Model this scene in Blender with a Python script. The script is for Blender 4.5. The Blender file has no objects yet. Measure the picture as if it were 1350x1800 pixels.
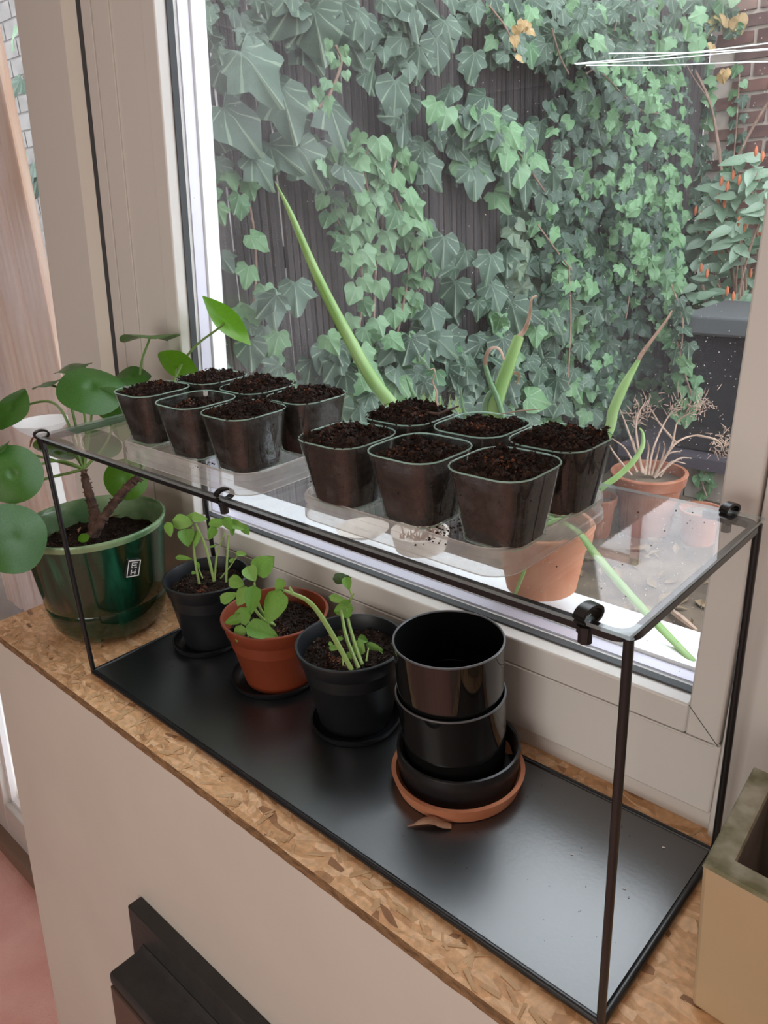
import bpy, bmesh, math, random
from mathutils import Vector, Matrix, noise
random.seed(7)
S = bpy.context.scene
COL = S.collection
PI = math.pi
# ------------------------------------------------------------ camera, sky, fill lights, exposure
CAM = Vector((0.8878, -0.3676, 0.5485)); F = 1384.0
RX = Vector((0.7354132, 0.6756846, -0.0511639))
RY = Vector((-0.2156588, 0.3049637, 0.9276252))
RZ = Vector((-0.6423852, 0.6711539, -0.3699916))
cd = bpy.data.cameras.new('camera'); cam = bpy.data.objects.new('camera', cd); COL.objects.link(cam)
cd.sensor_fit = 'HORIZONTAL'; cd.sensor_width = 36.0; cd.lens = F / 1350 * 36.0
cd.clip_start = 0.02; cd.clip_end = 200
m = Matrix.Identity(4)
for i in range(3):
    m[i][0] = RX[i]; m[i][1] = RY[i]; m[i][2] = -RZ[i]; m[i][3] = CAM[i]
cam.matrix_world = m
S.camera = cam
w = bpy.data.worlds.new('overcast_sky'); S.world = w; w.use_nodes = True
bg = w.node_tree.nodes['Background']; bg.inputs[0].default_value = (0.86, 0.92, 1.0, 1); bg.inputs[1].default_value = 3.7
def area(name, loc, rot, sx, sy, power, col):
    l = bpy.data.lights.new(name, 'AREA'); l.shape = 'RECTANGLE'; l.size = sx; l.size_y = sy; l.energy = power; l.color = col
    o = bpy.data.objects.new(name, l); COL.objects.link(o); o.location = loc; o.rotation_euler = rot; return o
area('room_fill_light', (1.0, -2.72, 0.45), (PI/2, 0, 0), 1.5, 1.4, 23, (1.0, 0.94, 0.88))  # unseen area light added behind the camera to brighten room-facing surfaces; wall_back has no opening
area('overhead_fill_light', (0.2, -1.5, 1.40), (0, 0, 0), 1.0, 1.0, 4, (1.0, 0.93, 0.85))  # weak fill added under the ceiling, with no lamp fitting behind it
S.view_settings.view_transform = 'Standard'; S.view_settings.look = 'None'
S.view_settings.gamma = 1.0; S.view_settings.use_curve_mapping = False
S.view_settings.exposure = 0.42
S.cycles.transparent_max_bounces = 28
S.cycles.max_bounces = 9

# ------------------------------------------------------------ picture-to-place measuring
def ray(px, py): return RX * ((px - 675) / F) - RY * ((py - 900) / F) + RZ
def on_z(px, py, z): d = ray(px, py); return CAM + d * ((z - CAM.z) / d.z)
def on_y(px, py, y): d = ray(px, py); return CAM + d * ((y - CAM.y) / d.y)
def on_x(px, py, x): d = ray(px, py); return CAM + d * ((x - CAM.x) / d.x)
def at(px, py, depth): return CAM + ray(px, py) * depth
def depth_of(p): return (Vector(p) - CAM).dot(RZ)

# ------------------------------------------------------------ mesh helpers
class MB:
    def __init__(s): s.v = []; s.f = []
    def add(s, vs, fs):
        n = len(s.v); s.v += [tuple(v) for v in vs]; s.f += [tuple(i + n for i in f) for f in fs]
    def box(s, x0, x1, y0, y1, z0, z1):
        s.add([(x0,y0,z0),(x1,y0,z0),(x1,y1,z0),(x0,y1,z0),(x0,y0,z1),(x1,y0,z1),(x1,y1,z1),(x0,y1,z1)],
              [(0,3,2,1),(4,5,6,7),(0,1,5,4),(1,2,6,5),(2,3,7,6),(3,0,4,7)]); return s
    def rings(s, rings, closed=False, cap0=True, cap1=True):
        n = len(rings[0]); vs = [p for r in rings for p in r]; fs = []
        m = len(rings)
        for i in range(m if closed else m - 1):
            a = i * n; b = ((i + 1) % m) * n
            for j in range(n):
                k = (j + 1) % n; fs.append((a + j, a + k, b + k, b + j))
        if not closed:
            if cap0: fs.append(tuple(range(n - 1, -1, -1)))
            if cap1: fs.append(tuple((m - 1) * n + j for j in range(n)))
        s.add(vs, fs); return s
    def lathe(s, prof, cx=0, cy=0, seg=64, cap0=True, cap1=True, closed=False):
        s.rings([[(cx + r * math.cos(2*PI*j/seg), cy + r * math.sin(2*PI*j/seg), z) for j in range(seg)] for r, z in prof], closed, cap0, cap1); return s
    def tube(s, pts, rad, n=8, closed=False, flat=1.0, ph=0):
        pts = [Vector(p) for p in pts]; m = len(pts)
        if not hasattr(rad, '__len__'): rad = [rad] * m
        up = None; R = []
        for i, p in enumerate(pts):
            a = pts[i - 1] if (i > 0 or closed) else p
            b = pts[(i + 1) % m] if (i < m - 1 or closed) else p
            t = (b - a); t = t.normalized() if t.length > 1e-9 else Vector((0,0,1))
            if up is None:
                up = t.cross(Vector((0,0,1)) if abs(t.z) < .9 else Vector((1,0,0))).normalized()
            up = (up - t * up.dot(t)).normalized(); q = t.cross(up)
            R.append([p + (up * math.cos(2*PI*j/n+ph) + q * math.sin(2*PI*j/n+ph) * flat) * rad[i] for j in range(n)])
        s.rings(R, closed); return s
    def mesh(s, name, mat, smooth=True, sharp=38):
        me = bpy.data.meshes.new(name); me.from_pydata([tuple(v) for v in s.v], [], s.f); me.update()
        if mat: me.materials.append(mat)
        if smooth:
            me.polygons.foreach_set('use_smooth', [True] * len(me.polygons))
            if hasattr(me, 'set_sharp_from_angle'): me.set_sharp_from_angle(angle=math.radians(sharp))
        return me
    def obj(s, name, mat, parent=None, smooth=True, bevel=0):
        bm_ = s.mesh(name, mat, smooth); o = bpy.data.objects.new(name, bm_); COL.objects.link(o)
        if bevel:
            b = o.modifiers.new('bevel', 'BEVEL'); b.width = bevel; b.segments = 2; b.limit_method = 'ANGLE'; b.angle_limit = math.radians(40)
        if parent: o.parent = parent; o.matrix_parent_inverse = Matrix.Translation(-parent.location) if parent.location.length else Matrix.Identity(4)
        return o
def tag(o, label=None, cat=None, group=None, kind=None):
    if label: o['label'] = label
    if cat: o['category'] = cat
    if group: o['group'] = group
    if kind: o['kind'] = kind
    return o
def thing(name, loc, label, cat, group=None):
    o = bpy.data.objects.new(name, None); o.empty_display_size = .02; COL.objects.link(o); o.location = loc
    return tag(o, label, cat, group)
def lab(o, l): o['label'] = l; return o
def place(me, name, parent, mat4, label=None):
    o = bpy.data.objects.new(name, me); COL.objects.link(o)
    if parent:
        o.parent = parent; o.matrix_parent_inverse = Matrix.Translation(-parent.location)
    o.matrix_basis = mat4
    if label: o['label'] = label
    return o
def smooth_path(pts, k=6):
    pts = [Vector(p) for p in pts]; out = []
    P = [pts[0]*2 - pts[1]] + pts + [pts[-1]*2 - pts[-2]]
    for i in range(1, len(P) - 2):
        a, b, c, d = P[i-1], P[i], P[i+1], P[i+2]
        for j in range(k):
            t = j / k
            out.append(0.5*((2*b) + (c - a)*t + (2*a - 5*b + 4*c - d)*t*t + (3*b - a - 3*c + d)*t**3))
    out.append(pts[-1]); return out
def lerp_list(vals, n):
    out = []
    for i in range(n):
        t = i / (n - 1) * (len(vals) - 1); a = int(min(t, len(vals) - 2)); out.append(vals[a] + (vals[a+1] - vals[a]) * (t - a))
    return out
def frame(pos, xdir, normal, sx=1, sy=1, sz=1):
    n = normal.normalized(); y = n.cross(xdir).normalized(); x = y.cross(n).normalized()
    M = Matrix.Identity(4)
    for i in range(3): M[i][0] = x[i]*sx; M[i][1] = y[i]*sy; M[i][2] = n[i]*sz; M[i][3] = pos[i]
    return M

# ------------------------------------------------------------ materials
def mat(name, col, rough=.5, spec=.5, metal=0, var=0, vscale=20, bump=0, bscale=60, vcol=None, coat=0, objrand=None, stretch=None, trans=0, detail=4):
    M = bpy.data.materials.new(name); M.use_nodes = True; N = M.node_tree.nodes; L = M.node_tree.links
    b = N['Principled BSDF']; b.inputs['Roughness'].default_value = rough; b.inputs['Metallic'].default_value = metal
    b.inputs['Specular IOR Level'].default_value = spec; b.inputs['Coat Weight'].default_value = coat
    b.inputs['Base Color'].default_value = (*col, 1)
    tc = N.new('ShaderNodeTexCoord'); vec = tc.outputs['Object']
    if stretch:
        mp = N.new('ShaderNodeMapping'); mp.inputs['Scale'].default_value = stretch; L.new(vec, mp.inputs[0]); vec = mp.outputs[0]
    last = None
    if vcol or var:
        nz = N.new('ShaderNodeTexNoise'); nz.inputs['Scale'].default_value = vscale; nz.inputs['Detail'].default_value = detail; L.new(vec, nz.inputs['Vector'])
        cr = N.new('ShaderNodeValToRGB'); cr.color_ramp.elements[0].position = .35; cr.color_ramp.elements[1].position = .68
        c2 = vcol if vcol else tuple(min(1, c*(1+var)) for c in col)
        c1 = col if vcol else tuple(c*(1-var) for c in col)
        cr.color_ramp.elements[0].color = (*c1, 1); cr.color_ramp.elements[1].color = (*c2, 1)
        L.new(nz.outputs['Fac'], cr.inputs[0]); last = cr.outputs[0]; L.new(last, b.inputs['Base Color'])
    if objrand:
        oi = N.new('ShaderNodeObjectInfo'); cr2 = N.new('ShaderNodeValToRGB')
        while len(cr2.color_ramp.elements) < len(objrand): cr2.color_ramp.elements.new(.5)
        for i, c in enumerate(objrand):
            e = cr2.color_ramp.elements[i]; e.position = i/(len(objrand)-1); e.color = (*c, 1)
        L.new(oi.outputs['Random'], cr2.inputs[0])
        if last:
            mx = N.new('ShaderNodeMix'); mx.data_type = 'RGBA'; mx.blend_type = 'MULTIPLY'; mx.inputs[0].default_value = 1
            L.new(cr2.outputs[0], mx.inputs[6]); L.new(last, mx.inputs[7]); L.new(mx.outputs[2], b.inputs['Base Color'])
        else: L.new(cr2.outputs[0], b.inputs['Base Color'])
    if bump:
        nb = N.new('ShaderNodeTexNoise'); nb.inputs['Scale'].default_value = bscale; nb.inputs['Detail'].default_value = 5; L.new(vec, nb.inputs['Vector'])
        bp = N.new('ShaderNodeBump'); bp.inputs['Strength'].default_value = bump; bp.inputs['Distance'].default_value = .002
        L.new(nb.outputs['Fac'], bp.inputs['Height']); L.new(bp.outputs[0], b.inputs['Normal'])
    if trans:
        tr = N.new('ShaderNodeBsdfTranslucent'); ms = N.new('ShaderNodeMixShader'); ms.inputs[0].default_value = trans
        src = b.inputs['Base Color'].links[0].from_socket if b.inputs['Base Color'].links else None
        if src: L.new(src, tr.inputs[0])
        else: tr.inputs[0].default_value = (*col, 1)
        L.new(b.outputs[0], ms.inputs[1]); L.new(tr.outputs[0], ms.inputs[2]); L.new(ms.outputs[0], N['Material Output'].inputs[0])
    return M
def clear(name, tint=(1,1,1), rough=.02, ior=1.49, milky=0, milkcol=(.9,.9,.9), mscale=8, mlo=.4, mhi=.75, base_milk=0):
    M = bpy.data.materials.new(name); M.use_nodes = True; N = M.node_tree.nodes; L = M.node_tree.links
    N.remove(N['Principled BSDF'])
    tr = N.new('ShaderNodeBsdfTransparent'); tr.inputs[0].default_value = (*tint, 1)
    gl = N.new('ShaderNodeBsdfGlossy'); gl.inputs['Roughness'].default_value = rough
    f0 = ((ior-1)/(ior+1))**2
    lw = N.new('ShaderNodeLayerWeight'); lw.inputs[0].default_value = .5
    pw = N.new('ShaderNodeMath'); pw.operation = 'POWER'; pw.inputs[1].default_value = 5; L.new(lw.outputs['Facing'], pw.inputs[0])
    fr = N.new('ShaderNodeMath'); fr.operation = 'MULTIPLY_ADD'; fr.inputs[1].default_value = 1-f0; fr.inputs[2].default_value = f0; L.new(pw.outputs[0], fr.inputs[0])
    mx = N.new('ShaderNodeMixShader'); L.new(fr.outputs[0], mx.inputs[0]); L.new(tr.outputs[0], mx.inputs[1]); L.new(gl.outputs[0], mx.inputs[2])
    out = mx.outputs[0]
    if milky or base_milk:
        df = N.new('ShaderNodeBsdfDiffuse'); df.inputs[0].default_value = (*milkcol, 1)
        tl = N.new('ShaderNodeBsdfTranslucent'); tl.inputs[0].default_value = (*milkcol, 1)
        dm = N.new('ShaderNodeMixShader'); dm.inputs[0].default_value = .5; L.new(df.outputs[0], dm.inputs[1]); L.new(tl.outputs[0], dm.inputs[2])
        tc = N.new('ShaderNodeTexCoord'); nz = N.new('ShaderNodeTexNoise'); nz.inputs['Scale'].default_value = mscale; nz.inputs['Detail'].default_value = 6
        L.new(tc.outputs['Object'], nz.inputs['Vector'])
        mr = N.new('ShaderNodeMapRange'); mr.inputs[1].default_value = mlo; mr.inputs[2].default_value = mhi; mr.inputs[3].default_value = base_milk; mr.inputs[4].default_value = base_milk + milky
        L.new(nz.outputs['Fac'], mr.inputs[0])
        m2 = N.new('ShaderNodeMixShader'); L.new(mr.outputs[0], m2.inputs[0]); L.new(out, m2.inputs[1]); L.new(dm.outputs[0], m2.inputs[2]); out = m2.outputs[0]
    L.new(out, N['Material Output'].inputs[0]); return M
def osb_mat(name, dark=1.0):
    M = bpy.data.materials.new(name); M.use_nodes = True; N = M.node_tree.nodes; L = M.node_tree.links; b = N['Principled BSDF']
    b.inputs['Roughness'].default_value = .6
    tc = N.new('ShaderNodeTexCoord'); nd = N.new('ShaderNodeTexNoise'); nd.inputs['Scale'].default_value = 14; L.new(tc.outputs['Object'], nd.inputs['Vector'])
    ad = N.new('ShaderNodeMix'); ad.data_type = 'VECTOR'; ad.inputs[0].default_value = .035; L.new(tc.outputs['Object'], ad.inputs[4]); L.new(nd.outputs['Color'], ad.inputs[5])
    outs = []
    for ang, sc in ((.5, (48, 150, 60)), (-.9, (42, 170, 60)), (1.5, (40, 140, 60))):
        mp = N.new('ShaderNodeMapping'); mp.inputs['Rotation'].default_value = (0, 0, ang); mp.inputs['Scale'].default_value = sc; L.new(ad.outputs[1], mp.inputs[0])
        vo = N.new('ShaderNodeTexVoronoi'); vo.inputs['Scale'].default_value = 1; L.new(mp.outputs[0], vo.inputs['Vector']); outs.append(vo)
    sel = N.new('ShaderNodeTexVoronoi'); sel.inputs['Scale'].default_value = 48; L.new(ad.outputs[1], sel.inputs['Vector'])
    sp = N.new('ShaderNodeSeparateColor'); L.new(sel.outputs['Color'], sp.inputs[0])
    g1 = N.new('ShaderNodeMath'); g1.operation = 'GREATER_THAN'; g1.inputs[1].default_value = .36; L.new(sp.outputs[0], g1.inputs[0])
    g2 = N.new('ShaderNodeMath'); g2.operation = 'GREATER_THAN'; g2.inputs[1].default_value = .7; L.new(sp.outputs[0], g2.inputs[0])
    m1 = N.new('ShaderNodeMix'); m1.data_type = 'RGBA'; L.new(g1.outputs[0], m1.inputs[0]); L.new(outs[0].outputs['Color'], m1.inputs[6]); L.new(outs[1].outputs['Color'], m1.inputs[7])
    m2 = N.new('ShaderNodeMix'); m2.data_type = 'RGBA'; L.new(g2.outputs[0], m2.inputs[0]); L.new(m1.outputs[2], m2.inputs[6]); L.new(outs[2].outputs['Color'], m2.inputs[7])
    s2 = N.new('ShaderNodeSeparateColor'); L.new(m2.outputs[2], s2.inputs[0])
    cr = N.new('ShaderNodeValToRGB'); E = cr.color_ramp.elements
    E[0].position = 0; E[0].color = (.30*dark, .14*dark, .06*dark, 1); E[1].position = 1; E[1].color = (.92*dark, .62*dark, .37*dark, 1)
    e = E.new(.07); e.color = (.66*dark, .36*dark, .17*dark, 1); e = E.new(.6); e.color = (.80*dark, .48*dark, .25*dark, 1)
    L.new(s2.outputs[1], cr.inputs[0])
    gr = N.new('ShaderNodeTexNoise'); gr.inputs['Scale'].default_value = 160; gr.inputs['Detail'].default_value = 4; L.new(ad.outputs[1], gr.inputs['Vector'])
    mr = N.new('ShaderNodeMapRange'); mr.inputs[1].default_value = .3; mr.inputs[2].default_value = .7; mr.inputs[3].default_value = .78; mr.inputs[4].default_value = 1.12; L.new(gr.outputs['Fac'], mr.inputs[0])
    vm = N.new('ShaderNodeVectorMath'); vm.operation = 'SCALE'; L.new(cr.outputs[0], vm.inputs[0]); L.new(mr.outputs[0], vm.inputs['Scale']); L.new(vm.outputs[0], b.inputs['Base Color'])
    bp = N.new('ShaderNodeBump'); bp.inputs['Strength'].default_value = .5; bp.inputs['Distance'].default_value = .001; L.new(s2.outputs[0], bp.inputs['Height']); L.new(bp.outputs[0], b.inputs['Normal'])
    return M
def glaze_mat():
    M = bpy.data.materials.new('green_glaze'); M.use_nodes = True; N = M.node_tree.nodes; L = M.node_tree.links; b = N['Principled BSDF']
    b.inputs['Roughness'].default_value = .16; b.inputs['Coat Weight'].default_value = .5; b.inputs['Coat Roughness'].default_value = .05
    tc = N.new('ShaderNodeTexCoord'); mp = N.new('ShaderNodeMapping'); mp.inputs['Scale'].default_value = (42, 42, 4.5); L.new(tc.outputs['Object'], mp.inputs[0])
    nz = N.new('ShaderNodeTexNoise'); nz.inputs['Scale'].default_value = 1; nz.inputs['Detail'].default_value = 4; nz.inputs['Distortion'].default_value = .6; L.new(mp.outputs[0], nz.inputs['Vector'])
    cr = N.new('ShaderNodeValToRGB'); E = cr.color_ramp.elements; E[0].position = .36; E[0].color = (.035,.036,.012,1); E[1].position = .80; E[1].color = (.02,.14,.08,1)
    e = E.new(.46); e.color = (.006,.022,.010,1); e = E.new(.60); e.color = (.006,.055,.03,1)
    L.new(nz.outputs['Fac'], cr.inputs[0]); L.new(cr.outputs[0], b.inputs['Base Color'])
    return M
def leaf_mat(name, cols, veins=0, rough=.4, trans=.25, veinscale=.7, veincol=(.35,.45,.3), spec=.5):
    M = mat(name, (.8,.8,.8), rough, spec=spec, var=.18, vscale=35, objrand=cols, trans=trans, bump=.25, bscale=90)
    if veins:
        N = M.node_tree.nodes; L = M.node_tree.links; b = N['Principled BSDF']
        src = b.inputs['Base Color'].links[0].from_socket
        tc = N.new('ShaderNodeTexCoord'); sx = N.new('ShaderNodeSeparateXYZ'); L.new(tc.outputs['Object'], sx.inputs[0])
        an = N.new('ShaderNodeMath'); an.operation = 'ARCTAN2'; L.new(sx.outputs[0], an.inputs[0])
        ng = N.new('ShaderNodeMath'); ng.operation = 'MULTIPLY'; ng.inputs[1].default_value = -1; L.new(sx.outputs[1], ng.inputs[0]); L.new(ng.outputs[0], an.inputs[1])
        dv = N.new('ShaderNodeMath'); dv.operation = 'DIVIDE'; dv.inputs[1].default_value = veinscale; L.new(an.outputs[0], dv.inputs[0])
        pp = N.new('ShaderNodeMath'); pp.operation = 'PINGPONG'; pp.inputs[1].default_value = .5; L.new(dv.outputs[0], pp.inputs[0])
        lt = N.new('ShaderNodeMath'); lt.operation = 'LESS_THAN'; lt.inputs[1].default_value = .07; L.new(pp.outputs[0], lt.inputs[0])
        ml = N.new('ShaderNodeMath'); ml.operation = 'MULTIPLY'; ml.inputs[1].default_value = veins; L.new(lt.outputs[0], ml.inputs[0])
        mx = N.new('ShaderNodeMix'); mx.data_type = 'RGBA'; L.new(ml.outputs[0], mx.inputs[0]); L.new(src, mx.inputs[6]); mx.inputs[7].default_value = (*veincol, 1)
        L.new(mx.outputs[2], b.inputs['Base Color'])
        for n in N:
            if n.type == 'BSDF_TRANSLUCENT': L.new(mx.outputs[2], n.inputs[0])
    return M
UPVC = mat('upvc_white', (.70,.67,.635), .32, var=.015, vscale=3)
UPVC_OUT = mat('upvc_outside', (.86,.86,.88), .35)
SPACER = mat('glazing_spacer', (.50,.48,.56), .35, metal=.3)
GASKET = mat('rubber_gasket', (.06,.065,.07), .6)
PANEL = mat('taupe_paint', (.625,.575,.515), .5, var=.03, vscale=6, bump=.05, bscale=30)
OSB = osb_mat('osb_board'); OSB_EDGE = mat('osb_edge', (.30,.17,.08), .85, vcol=(.13,.07,.03), vscale=90, bump=.9, bscale=150, stretch=(1,1,3))
BLACK = mat('black_powder_metal', (.010,.011,.013), .30, spec=.6, bump=.05, bscale=200)
TRAYM = mat('black_tray_lacquer', (.011,.013,.015), .30, spec=1.0, bump=.04, bscale=240)
TRAYM.node_tree.nodes['Principled BSDF'].inputs['IOR'].default_value = 1.72
GLOSSBLK = mat('glossy_black_enamel', (.006,.006,.006), .04, spec=.55, coat=.3)
RIMGREY = mat('grey_rim', (.10,.10,.105), .35)  # pot rims, a lighter grey than the black walls
NURSERY = mat('black_nursery_plastic', (.009,.011,.014), .42, bump=.06, bscale=40, var=.3, vscale=12)
TERRAPL = mat('terracotta_plastic', (.22,.045,.018), .38, var=.12, vscale=9)
TERRA = mat('fired_terracotta', (.46,.16,.075), .75, vcol=(.56,.24,.13), vscale=14, bump=.15, bscale=120)
TERRAOUT = mat('weathered_terracotta', (.27,.085,.04), .8, vcol=(.36,.15,.09), vscale=18, bump=.3, bscale=90)
GLAZE = glaze_mat(); GLAZERIM = mat('pale_green_glaze_rim', (.10,.20,.09), .2, vcol=(.28,.40,.22), vscale=22, coat=.4)
SOIL = mat('potting_soil', (.009,.006,.0045), .9, vcol=(.028,.016,.011), vscale=240, bump=1, bscale=420, spec=.25)
CRUMB = mat('soil_crumb', (.014,.008,.006), .9, spec=.25, vcol=(.045,.022,.014), vscale=130, detail=1)
FIBRE = mat('coir_fibre', (.16,.05,.018), .85, var=.3, vscale=150)
PERL = mat('pale_grit', (.35,.28,.20), .8)
ACRYL = clear('clear_acrylic', (.965,.975,.975), .01, 1.72, milky=.03, mscale=9, mlo=.45)
ACRYL_EDGE = clear('acrylic_edge', (.75,.85,.85), .1, 1.6, base_milk=.35, milkcol=(.7,.78,.8))
CUPM = clear('clear_cup_plastic', (.93,.96,.94), .02, 1.75, milky=.14, milkcol=(.48,.51,.53), mscale=60, mlo=.5, mhi=.75, base_milk=.035)
CUPRIM = clear('cup_rim_plastic', (.8,.95,.88), .12, 1.7, base_milk=.38, milkcol=(.72,.92,.82))
CUPRIM2 = clear('lid_edge_glint', (.95,.95,.94), .12, 1.7, base_milk=.5, milkcol=(.9,.88,.86))  # milkier tint for thin lines that stand in for highlights on the lid edges
LIDM = clear('clear_lid_plastic', (.95,.94,.93), .08, 1.7, base_milk=.3, milky=.15, milkcol=(.92,.90,.88), mscale=30)
PANE = clear('window_glass', (.97,.98,.97), .0, 1.45, base_milk=.018, milky=.065, milkcol=(.86,.82,.86), mscale=3.0, mlo=.40, mhi=.72)
def _haze(M):   # grime is thicker toward the left end of the big pane
    N = M.node_tree.nodes; L = M.node_tree.links
    mr = [n for n in N if n.type == 'MAP_RANGE'][0]; lk = mr.outputs[0].links[0]; dst = lk.to_socket; L.remove(lk)
    tc = [n for n in N if n.type == 'TEX_COORD'][0]; sx = N.new('ShaderNodeSeparateXYZ'); L.new(tc.outputs['Object'], sx.inputs[0])
    m2 = N.new('ShaderNodeMapRange'); m2.inputs[1].default_value = -.05; m2.inputs[2].default_value = .34; m2.inputs[3].default_value = 2.1; m2.inputs[4].default_value = .7; m2.interpolation_type = 'SMOOTHSTEP'
    L.new(sx.outputs[0], m2.inputs[0]); mu = N.new('ShaderNodeMath'); mu.operation = 'MULTIPLY'; L.new(mr.outputs[0], mu.inputs[0]); L.new(m2.outputs[0], mu.inputs[1]); L.new(mu.outputs[0], dst)
_haze(PANE)
DUST = mat('glass_speck', (.85,.85,.85), .8)
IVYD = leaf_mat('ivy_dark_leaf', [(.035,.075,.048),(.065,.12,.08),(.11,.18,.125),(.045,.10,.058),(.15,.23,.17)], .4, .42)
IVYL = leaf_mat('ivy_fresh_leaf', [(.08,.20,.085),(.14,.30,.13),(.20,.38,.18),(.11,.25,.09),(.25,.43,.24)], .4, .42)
IVYY = leaf_mat('ivy_yellow_leaf', [(.45,.36,.12),(.5,.3,.12),(.4,.42,.18)], .2)
SHRUBM = leaf_mat('shrub_leaf', [(.26,.40,.27),(.34,.48,.34),(.42,.54,.42)], 0, .35)
BASIL = leaf_mat('basil_leaf', [(.18,.42,.05),(.26,.52,.08),(.33,.60,.13)], 0, .33, .3, spec=.5)
BASILW = leaf_mat('basil_wilted', [(.06,.12,.03),(.08,.14,.04)], 0, .5)
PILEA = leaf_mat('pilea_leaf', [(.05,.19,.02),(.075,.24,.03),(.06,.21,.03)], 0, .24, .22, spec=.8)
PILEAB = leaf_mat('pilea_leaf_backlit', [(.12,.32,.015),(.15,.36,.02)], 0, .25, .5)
PSTEM = mat('pilea_petiole', (.15,.27,.07), .4); TRUNK = mat('pilea_trunk', (.035,.016,.011), .85, vcol=(.12,.065,.045), vscale=110, bump=1, bscale=120)
BSTEM = mat('basil_stem', (.32,.46,.14), .4, trans=.2)
ONION = mat('onion_green', (.27,.47,.13), .35, vcol=(.42,.60,.25), vscale=10, stretch=(3,3,.6), trans=.35)
ONIONB = mat('onion_bluegreen', (.14,.28,.12), .4, trans=.3)
DRYTIP = mat('dry_onion_tip', (.36,.20,.13), .7, vcol=(.55,.38,.28), vscale=60, trans=.3)
TWIG = mat('brown_twig', (.20,.12,.085), .8, vcol=(.32,.22,.17), vscale=40); DEADST = mat('dead_stem', (.33,.21,.15), .85, vcol=(.48,.36,.28), vscale=50)
SLAT = mat('weathered_reed', (.8,.8,.8), .85, objrand=[(.05,.042,.04),(.085,.07,.068),(.035,.03,.03),(.07,.055,.052)], var=.25, vscale=8, stretch=(6,6,.6), bump=.3)
BRICK = mat('old_brick', (.8,.8,.8), .85, objrand=[(.13,.065,.055),(.19,.09,.07),(.16,.085,.075),(.10,.06,.055),(.24,.13,.10)], var=.3, vscale=25, bump=.8, bscale=60)
MORTAR = mat('mortar', (.44,.37,.32), .95, var=.15, vscale=30, bump=.5)
WHITEBR = mat('whitewashed_brick', (.8,.8,.8), .85, objrand=[(.30,.27,.25),(.16,.14,.13),(.34,.31,.29)], var=.2, vscale=14, bump=.6)
PINE = mat('pale_pine', (.74,.46,.32), .6, vcol=(.86,.64,.50), vscale=9, stretch=(7,7,.55), bump=.15, detail=6)
GROUND = mat('garden_soil', (.07,.05,.035), .95, vcol=(.17,.125,.085), vscale=9, bump=1, bscale=40)
CARPET = mat('pink_carpet', (.74,.37,.31), .95, vcol=(.84,.47,.40), vscale=8, bump=1, bscale=260)
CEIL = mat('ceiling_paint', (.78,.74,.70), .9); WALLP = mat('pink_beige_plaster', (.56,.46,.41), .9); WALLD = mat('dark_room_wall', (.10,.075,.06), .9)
CURT = mat('brown_curtain', (.38,.28,.20), .9)
BLKWOOD = mat('black_stained_wood', (.032,.031,.030), .55, bump=.35, bscale=150, var=.15, vscale=40); BLKFACE = mat('dark_brown_wood_face', (.085,.055,.042), .5)
CONC = mat('mossy_cement', (.17,.16,.085), .9, vcol=(.42,.39,.30), vscale=48, bump=.9, bscale=70); CONCIN = mat('cement_inside', (.16,.135,.11), .9, vcol=(.30,.26,.21), vscale=12, bump=.5)
GOLD = mat('ochre_paint', (.46,.34,.20), .38, vcol=(.52,.39,.25), vscale=5)
BLKPLAST = mat('black_garden_plastic', (.008,.008,.010), .6, bump=.8, bscale=60, vcol=(.022,.022,.026), vscale=50)
GREYPL = mat('grey_lid_plastic', (.10,.105,.11), .5); WIRE = mat('white_clothes_line', (.85,.85,.83), .5)
CREAM = mat('cream_ceramic', (.72,.62,.55), .35); WHITEPL = mat('white_plastic', (.8,.78,.75), .4)
HOUSEW = mat('pale_house_brick', (.72,.66,.66), .9, var=.06, vscale=6); REDFR = mat('dark_red_frame', (.20,.06,.05), .5); WINBL = mat('house_window_glass', (.55,.60,.72), .08, spec=.8)
COPING = mat('stone_coping', (.22,.21,.20), .9, var=.2)
GREYBD = mat('grey_board', (.25,.21,.18), .85, vcol=(.35,.30,.26), vscale=6, stretch=(8,8,1))
DRYPET = mat('dried_petal', (.30,.14,.09), .7, vcol=(.48,.30,.2), vscale=60, trans=.2)
SHELLW = mat('sticker_white', (.75,.75,.72), .5); STKB = mat('sticker_black', (.02,.02,.02), .4)

# ------------------------------------------------------------ the window wall leans outward a little
LX, LY = .00976, .07211
def leaned(mb, bevel=0):
    mb.v = [(x + LX*z, y + LY*z, z) for x, y, z in mb.v]; return mb
def st(name, mb, M, parent=None, bevel=0, lean=True, smooth=True):
    if lean: leaned(mb)
    o = mb.obj(name, M, parent, smooth=smooth, bevel=bevel)
    if not parent: o['kind'] = 'structure'
    return o
def box(*a): return MB().box(*a)
FZ = -1.13; CZ = 1.5
st('floor', box(-2.2, 1.9, -2.85, .26, FZ-.05, FZ), CARPET, lean=False)
st('ceiling', box(-2.2, 1.9, -2.85, .36, CZ, CZ+.05), CEIL, lean=False)
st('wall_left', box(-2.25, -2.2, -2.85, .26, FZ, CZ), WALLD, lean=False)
st('wall_right', box(1.9, 1.95, -2.85, .26, FZ, CZ), WALLP, lean=False)
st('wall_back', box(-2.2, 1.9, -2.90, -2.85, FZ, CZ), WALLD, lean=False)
ww = MB(); ww.box(.90, 1.9, .222, .30, FZ, CZ); ww.box(-2.2, 1.9, .222, .30, 1.28, CZ); ww.box(-.27, .90, .24, .32, FZ, -.03); ww.box(-2.2, -1.32, .222, .30, FZ, 1.28)
st('wall_window', ww, WALLP)
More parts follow.
